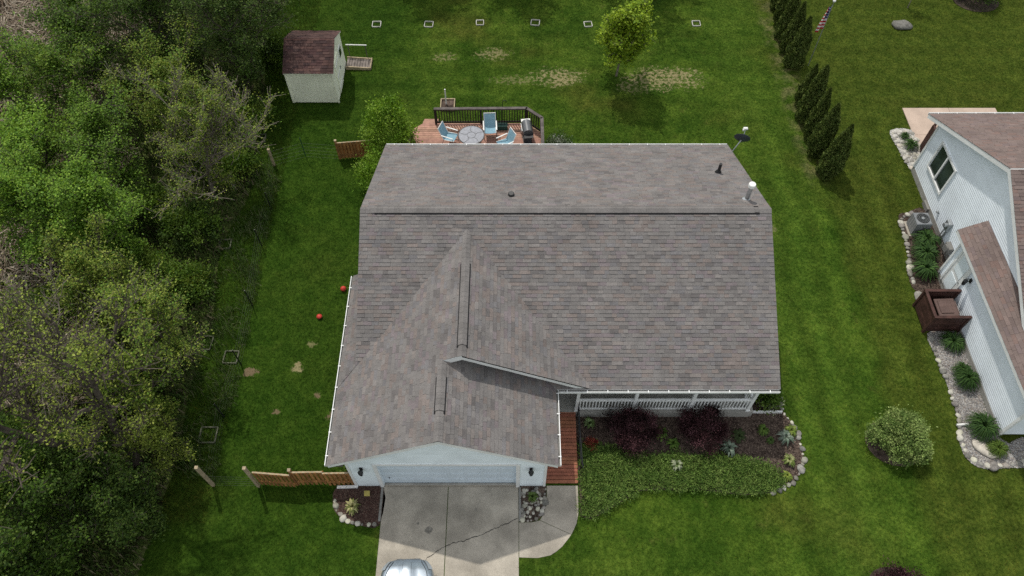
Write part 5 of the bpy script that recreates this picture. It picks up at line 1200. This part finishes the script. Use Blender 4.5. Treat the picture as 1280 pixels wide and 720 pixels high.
o = thing('garden_stake_sign', 'small yellow stake sign in the bed left of garage', 'sign', (-5.22, 8.98, 0)); build(MB().box((0, 0, .33), (.2, .02, .2), rx=-.9), 'plate', M('dull yellow', (.36, .30, .08), .7), o, False); build(MB().tube((0, 0, 0), (0, 0, .32), .01), 'stake', m_metal, o, False)

# creeping juniper: one spreading mass
def juniper():
    poly = [(2.5, 8.3), (2.75, 8.18), (3.1, 8.3), (3.9, 8.76), (4.7, 9.2), (5.6, 9.22), (7.0, 9.2), (8.4, 9.0), (9.35, 9.1), (10.0, 9.42), (9.9, 9.75), (9.2, 10.25), (8.4, 10.4), (7.7, 10.5), (6.8, 10.42), (6.2, 10.55), (5.2, 10.45), (4.2, 10.6), (3.2, 10.85), (2.6, 11.0)]
    rg = np.random.default_rng(9); m = 7500
    P = np.stack([rg.uniform(2.4, 10.1, m), rg.uniform(8.1, 11.0, m)], 1); P = P[inside(P, poly)]; m = len(P)
    hz = .10 + .06 * np.sin(P[:, 0] * 2.3) * np.cos(P[:, 1] * 2.9) + rg.uniform(0, .12, m)
    A = rg.uniform(0, 6.283, m)
    C = []; D = []; T = []; S = []
    base = np.array([(.078, .140, .024), (.108, .175, .034), (.055, .106, .018), (.138, .205, .046)])[rg.integers(0, 4, m)]
    for k in range(11):      # each spray is a fan of short scaly twigs
        s = rg.uniform(-.02, .26, m); off = rg.normal(0, .05, m); ang = A + rg.normal(0, .45, m)
        C.append(np.stack([P[:, 0] + np.cos(A) * s - np.sin(A) * off, P[:, 1] + np.sin(A) * s + np.cos(A) * off, hz + s * .25 - np.abs(off) * .5 + rg.uniform(-.03, .03, m)], 1))
        D.append(np.stack([np.cos(ang), np.sin(ang), .35 + rg.normal(0, .25, m)], 1)); T.append(base * (rg.uniform(.65, 1.2, m) * (1.0 + s * 1.3))[:, None])
    o = quads('creeping_juniper', leaves(np.concatenate(C), .095, .5, .24, rg, np.concatenate(D)), np.concatenate(T), m_leafd); tag(o, 'dense green creeping juniper covering the front bed', 'ground cover', kind='stuff')
juniper()

# ---------------------------------------------------------------- arborvitae row
def arb_mesh(seed, h=3.0, r=.52):
    rg = np.random.default_rng(seed); n = 9000
    z = rg.uniform(.02, 1, n) ** 1.15; prof = np.interp(z, [0, .08, .3, .6, .85, 1], [.72, .95, 1.0, .72, .36, .05]) * r
    a = rg.uniform(0, 6.283, n); lump = 1 + .16 * np.sin(a * 3 + z * 9 + seed) + .12 * np.sin(a * 5 - z * 17 + seed * 2)
    rad = prof * lump * rg.uniform(.62, 1.0, n) ** .5
    Q = np.stack([rad * np.cos(a), rad * np.sin(a), .05 + z * (h - .05)], 1); D = np.stack([np.cos(a) * .5, np.sin(a) * .5, np.ones(n)], 1) + rg.normal(size=(n, 3)) * .6
    base = np.array([(.078, .115, .024), (.110, .150, .034), (.050, .080, .017), (.155, .190, .050)])[rg.integers(0, 4, n)] * rg.uniform(.7, 1.4, n)[:, None]
    return leaves(Q, .13, .1, .5, rg, D), base
ARB = []
for s in (1, 2, 3, 4):
    V, tn = arb_mesh(s); t = thing('arborvitae', '', ''); quads('foliage', V, tn, m_leafd, t, world=False); build(MB().tube((0, 0, 0), (0, 0, 2.6), .06, .01, 6), 'trunk', m_bark, t, False); ARB.append(t)
spots = [(14.93, 24.55, 1.02, 1), (15.22, 24.85, 1.05, 1), (14.78, 25.93, 1.05, 1), (14.70, 27.05, 1.0, 1), (14.72, 28.23, 1.12, 1), (14.80, 29.4, .90, 1), (14.92, 32.25, 1.0, 0), (14.91, 33.48, 1.03, 0), (14.86, 34.54, 1.0, 0), (14.93, 35.78, 1.0, 0), (14.98, 37.1, 1.0, 0)]
for i, (x, y, s, near) in enumerate(spots):
    o = ARB[i] if i < 4 else copy_tree(ARB[i % 4]); o.location = (x, y, 0); o.scale = (s * rnd.uniform(.72, 1.08), s * rnd.uniform(.72, 1.08), s * rnd.uniform(.93, 1.07)); o.rotation_euler = (0, 0, rnd.uniform(0, 6.28))
    if i == 0: tag(o, 'dark arborvitae with double top at the house end of the row', 'arborvitae', 'arborvitae row')
    elif near: tag(o, ('', '', 'arborvitae next but one from the double topped row end', 'arborvitae fourth from the double topped row end', 'tallest arborvitae of the group between flagpole and house', 'shorter arborvitae closest to the flagpole on the house side')[i], 'arborvitae', 'arborvitae row')
    else: tag(o, '%s arborvitae beyond the flagpole going away from the houses' % ('first', 'second', 'third', 'fourth', 'fifth')[i - 6], 'arborvitae', 'arborvitae row')
tag(bpy.data.objects[ARB[1].name], 'dark arborvitae pressed against the double topped end one', 'arborvitae', 'arborvitae row')

# ---------------------------------------------------------------- trees
def tree(label, loc, h, spread, seed, n_leaf, leaf, tones, bark=m_bark, clear=.2, limbs=10, twigs=4, trunk_r=None, lean=(0, 0), up=.75, name='tree', cat='tree', group=None, mat=None, droop=0.0, scatter=.16, bare=0.0, shape=None, fork=1, gain=1.75):
    rr = random.Random(seed); rg = np.random.default_rng(seed); t = thing(name, label, cat, loc, 0, group); wood = MB(); tips = []
    tr = trunk_r or h * .016
    shape = shape or ([0, .15, .45, .75, 1.0], [.55, .9, 1.0, .75, .25])
    def limb(p, d, L, r, lev):
        n = 4 if lev == 0 else 3; step = L / n; q = Vector(p); d = Vector(d).normalized()
        for k in range(n):
            d = (d + Vector((rr.gauss(0, .16), rr.gauss(0, .16), rr.gauss(0, .12) + (.10 - droop))) * (1.0 if lev < 2 else 1.3)).normalized(); e = q + d * step
            r1 = r * (1 - .75 * (k + 1) / n) + .004; r0 = r * (1 - .75 * k / n) + .004
            wood.tube(q, e, r0, r1, 5 if lev < 2 else 3, False)
            if lev < 2:
                for _ in range(2 if lev == 0 else (twigs if k else max(1, twigs - 2))):
                    ax = Vector((rr.gauss(0, 1), rr.gauss(0, 1), rr.gauss(0, .8) + .25)).normalized(); dd = (d * .8 + ax * .8).normalized(); s = rr.random(); limb(q.lerp(e, s), dd, L * (.50 if lev == 0 else .48) * rr.uniform(.7, 1.2), r1 * .6 + .003, lev + 1)
            if lev >= 1: tips.append((e.copy(), d.copy(), lev))
            q = e
    for f in range(fork):
        p = Vector((rr.uniform(-.15, .15) * (fork > 1), rr.uniform(-.15, .15) * (fork > 1), 0)); d = Vector((lean[0] + (rr.uniform(-.3, .3) if fork > 1 else 0), lean[1] + (rr.uniform(-.3, .3) if fork > 1 else 0), 1)).normalized(); n = 8; pts = [p.copy()]
        for k in range(n):
            d = (d + Vector((rr.gauss(0, .05), rr.gauss(0, .05), .03))).normalized(); p = p + d * (h * .9 / n); pts.append(p.copy())
        for k in range(n): wood.tube(pts[k], pts[k + 1], tr * (1 - .85 * k / n) / fork ** .5, tr * (1 - .85 * (k + 1) / n) / fork ** .5, 8, False)
        nl = max(3, limbs // fork)
        for i in range(nl):
            s = clear + (1 - clear) * (i + rr.random() * .6) / nl; k = min(n - 1, int(s * n)); q = pts[k].lerp(pts[k + 1], s * n - k)
            a = i * 2.4 + rr.uniform(-.4, .4); ss = (s - clear) / (1 - clear); L = spread * float(np.interp(ss, *shape)) * (rr.uniform(.55, 1.4) if gain > 1 else rr.uniform(.8, 1.15)); el = .25 + .75 * ss
            limb(q, (math.cos(a), math.sin(a), el), L, tr * .45 * (1 - .6 * ss) + .008, 0)
    build(wood, 'trunk', bark, t, False)
    if n_leaf:
        idx = [i for i in range(len(tips)) if rr.random() > bare]; C0 = np.array([tips[i][0] for i in idx]); D0 = np.array([tips[i][1] for i in idx]); k = rg.integers(0, len(idx), n_leaf)
        Q = C0[k] - D0[k] * rg.uniform(-.1, .35, n_leaf)[:, None] + rg.normal(size=(n_leaf, 3)) * scatter * (.68 if gain > 1 else 1)
        Q[:, 2] = np.maximum(Q[:, 2], .05)
        ct = np.array(tones)[rg.integers(0, len(tones), len(idx))] * rg.uniform(.8, 1.2, (len(idx), 1)); tn = ct[k] * rg.uniform(.75, 1.3, n_leaf)[:, None]
        quads('crown', leaves(Q, leaf, up, .6, rg), tn * gain, mat or m_leaf, t, world=False)
    return t
tree('young yellow green maple standing on the rear lawn', (5.5, 31.5, 0), 4.7, 1.5, 5, 15000, .15, [(.19, .29, .018), (.25, .35, .024), (.13, .22, .014), (.30, .40, .034)], m_barkl, .30, 13, 3, .06, shape=([0, .15, .5, .8, 1], [.8, 1.05, 1.0, .7, .3]), scatter=.13, gain=1.0)
tree('thin bare sapling beside the grey boulder', (22.5, 37.2, 0), 2.2, .6, 6, 260, .08, G_OLIVE, m_barkl, .3, 7, 2, .03)
# the wood on the left, front to back
tree('tall sparse tree with thick forked trunk in the woodland middle', (-13.9, 10.2, 0), 10.0, 2.9, 11, 7800, 0.086, G_OLIVE, m_bark, .34, 12, 5, .30, lean=(.0, .02), fork=2, scatter=.20, bare=.55)
tree('dense dark green leafy tree at the front woodland corner', (-15.6, 6.0, 0), 4.6, 2.2, 12, 28080, 0.107, G_DARK + G_MID[:2], m_bark, .1, 11, 4, .09, scatter=.26)
tree('mid green leafy tree behind the front corner tree', (-16.2, 8.6, 0), 4.4, 2.2, 13, 25920, 0.102, G_MID + G_DARK[:2], m_bark, .1, 11, 4, .09, scatter=.26)
tree('low dark leafy tree beside the lone front post', (-13.0, 8.0, 0), 2.6, 1.3, 14, 18000, 0.090, G_DARK, m_bark, .08, 9, 4, .06, scatter=.2)
tree('dark green leafy tree beneath the forked trunk', (-14.6, 9.2, 0), 3.6, 1.7, 34, 19440, 0.094, G_DARK + G_MID[:1], m_bark, .08, 10, 4, .06, scatter=.24)
tree('small olive leaved tree leaning over the wire fence stakes', (-12.6, 10.6, 0), 3.0, 1.0, 15, 5400, 0.082, G_OLIVE, m_bark, .15, 8, 4, .05, scatter=.16)
tree('mostly bare grey tree left of the forked trunk', (-16.6, 11.8, 0), 8.0, 2.6, 16, 6300, 0.082, G_OLIVE, m_barkl, .2, 12, 6, .14, lean=(-.05, .0), scatter=.18, bare=.6)
tree('grey twiggy tree with few leaves on the marsh edge', (-17.6, 13.6, 0), 7.0, 2.4, 17, 6300, 0.082, G_OLIVE + G_MID[:1], m_barkl, .15, 12, 6, .12, scatter=.18, bare=.5)
tree('olive green airy tree overhanging the cream frame', (-13.4, 14.6, 0), 5.0, 1.9, 18, 15750, 0.086, G_OLIVE + G_MID[:2], m_bark, .15, 11, 5, .09, scatter=.18, bare=.2)
tree('olive green airy tree rising behind the overhanging one', (-15.2, 15.6, 0), 5.4, 2.1, 19, 15750, 0.086, G_OLIVE + G_MID[:1], m_bark, .15, 11, 5, .09, scatter=.2, bare=.25)
tree('bright green leafy tree at the middle marsh edge', (-17.0, 19.6, 0), 5.0, 2.2, 20, 28080, 0.102, G_BRIGHT + G_MID[:2], m_bark, .12, 12, 4, .10, scatter=.26)
tree('bright green leafy tree standing in reeds by the marsh', (-19.9, 20.0, 0), 5.2, 2.1, 21, 23760, 0.102, G_BRIGHT + G_MID[:1], m_bark, .12, 11, 4, .10, scatter=.26)
tree('bright green bushy tree farthest into the reed marsh', (-21.6, 23.4, 0), 4.4, 1.9, 22, 18360, 0.107, G_BRIGHT, m_bark, .12, 11, 4, .10, scatter=.26)
tree('mid green leafy tree between twiggy tree and marsh', (-18.2, 24.0, 0), 4.6, 1.9, 23, 18360, 0.098, G_MID + G_BRIGHT[:1], m_bark, .12, 11, 4, .09, scatter=.24)
tree('large grey twiggy tree with leafy outer tips near the shed', (-13.9, 23.2, 0), 5.8, 2.7, 24, 15000, 0.082, G_OLIVE + G_MID[:1], m_barkl, .12, 15, 6, .11, scatter=.16, bare=.12)
tree('olive leafed small tree on the far side of twiggy tree', (-16.3, 27.0, 0), 5.0, 2.0, 25, 19500, 0.090, G_OLIVE + G_MID[:2], m_bark, .12, 11, 4, .09, scatter=.22)
tree('dark leafy tree close behind the garden shed', (-13.6, 30.4, 0), 6.0, 2.4, 26, 21600, 0.098, G_DARK, m_bark, .15, 12, 4, .12, scatter=.26)
tree('tall dark leafy tree beyond the shed corner', (-14.6, 34.6, 0), 7.0, 2.7, 27, 23760, 0.107, G_DARK, m_bark, .15, 12, 4, .13, scatter=.28)
tree('dark green tree deeper in the wood behind shed', (-17.4, 31.6, 0), 6.4, 2.6, 28, 23760, 0.107, G_DARK + G_MID[:1], m_bark, .15, 12, 4, .13, scatter=.28)
tree('mid green loose tree covering the reed marsh corner', (-20.9, 27.0, 0), 5.0, 2.2, 45, 16000, .105, G_MID + G_OLIVE[:1], m_bark, .12, 11, 4, .09, scatter=.24)
tree('pale green young tree out in the reeds', (-23.6, 27.6, 0), 4.4, 1.9, 46, 12000, .105, G_BRIGHT + G_MID[:1], m_bark, .12, 10, 4, .08, scatter=.24)
tree('mid green tree by the upper reed marsh edge', (-20.6, 30.2, 0), 5.4, 2.3, 29, 21600, 0.107, G_MID + G_DARK[:1], m_bark, .12, 12, 4, .11, scatter=.28)
tree('dark green tree at the back of the marsh wood', (-20.0, 35.0, 0), 6.4, 2.6, 30, 19440, 0.115, G_DARK + G_MID[:1], m_bark, .15, 12, 4, .13, scatter=.28)
tree('airy olive tree between forked trunk and wire fence', (-13.3, 11.9, 0), 5.6, 1.9, 44, 9000, .09, G_OLIVE + G_MID[:2], m_bark, .2, 11, 5, .09, scatter=.18, bare=.3)
for k, (x, y, s, lb) in enumerate(((-15.4, 18.0, 1.3, 'low green undergrowth bush below the olive airy trees'), (-14.8, 12.9, 1.1, 'low dark undergrowth bush between fence frame and forked tree'), (-13.6, 18.0, .8, 'small dark bush near the second fence frame'), (-14.2, 20.8, 1.2, 'dark undergrowth bush below the twiggy tree'), (-13.2, 27.6, 1.2, 'dark undergrowth bush beside shed corner frame'), (-16.6, 21.8, 1.3, 'mid green undergrowth bush behind twiggy tree'), (-19.2, 16.6, 1.0, 'small olive bush standing in dead reeds'), (-12.9, 33.0, .9, 'low dark bush at the shed back wall'), (-17.8, 9.8, 1.6, 'dark bush deep in front woodland corner'), (-17.2, 4.6, 1.8, 'dark bush at the woodland foot'), (-12.9, 24.6, .8, 'small green bush beside the weathered short post'), (-23.5, 26.4, 1.0, 'green bush surrounded by dead reeds'))):
    bush(lb, (x, y, 0), s, s, s * 1.25, int(5200 * s), .11, [tuple(c * 1.4 for c in q) for q in ((G_MID + G_DARK) if k % 2 else (G_OLIVE[:1] + G_MID))], 60 + k, 'bush', 'undergrowth_bush', n_cl=int(50 * s), cl=.2, mat=m_leaf)
# trees just beyond the rear lawn: their shade falls into the picture
for k, (x, y, lb) in enumerate(((-7.2, 41.6, 'leafy tree behind the lawn casting shade past the shed'), (-1.2, 41.9, 'leafy tree behind the lawn shading its middle'), (6.2, 42.0, 'leafy tree behind the lawn shading beside the maple'))):
    tree(lb, (x, y, 0), 8.5, 2.6, 40 + k, 15000, .17, G_DARK, m_bark, .25, 12, 3, .16, scatter=.3, group='trees beyond the rear lawn')
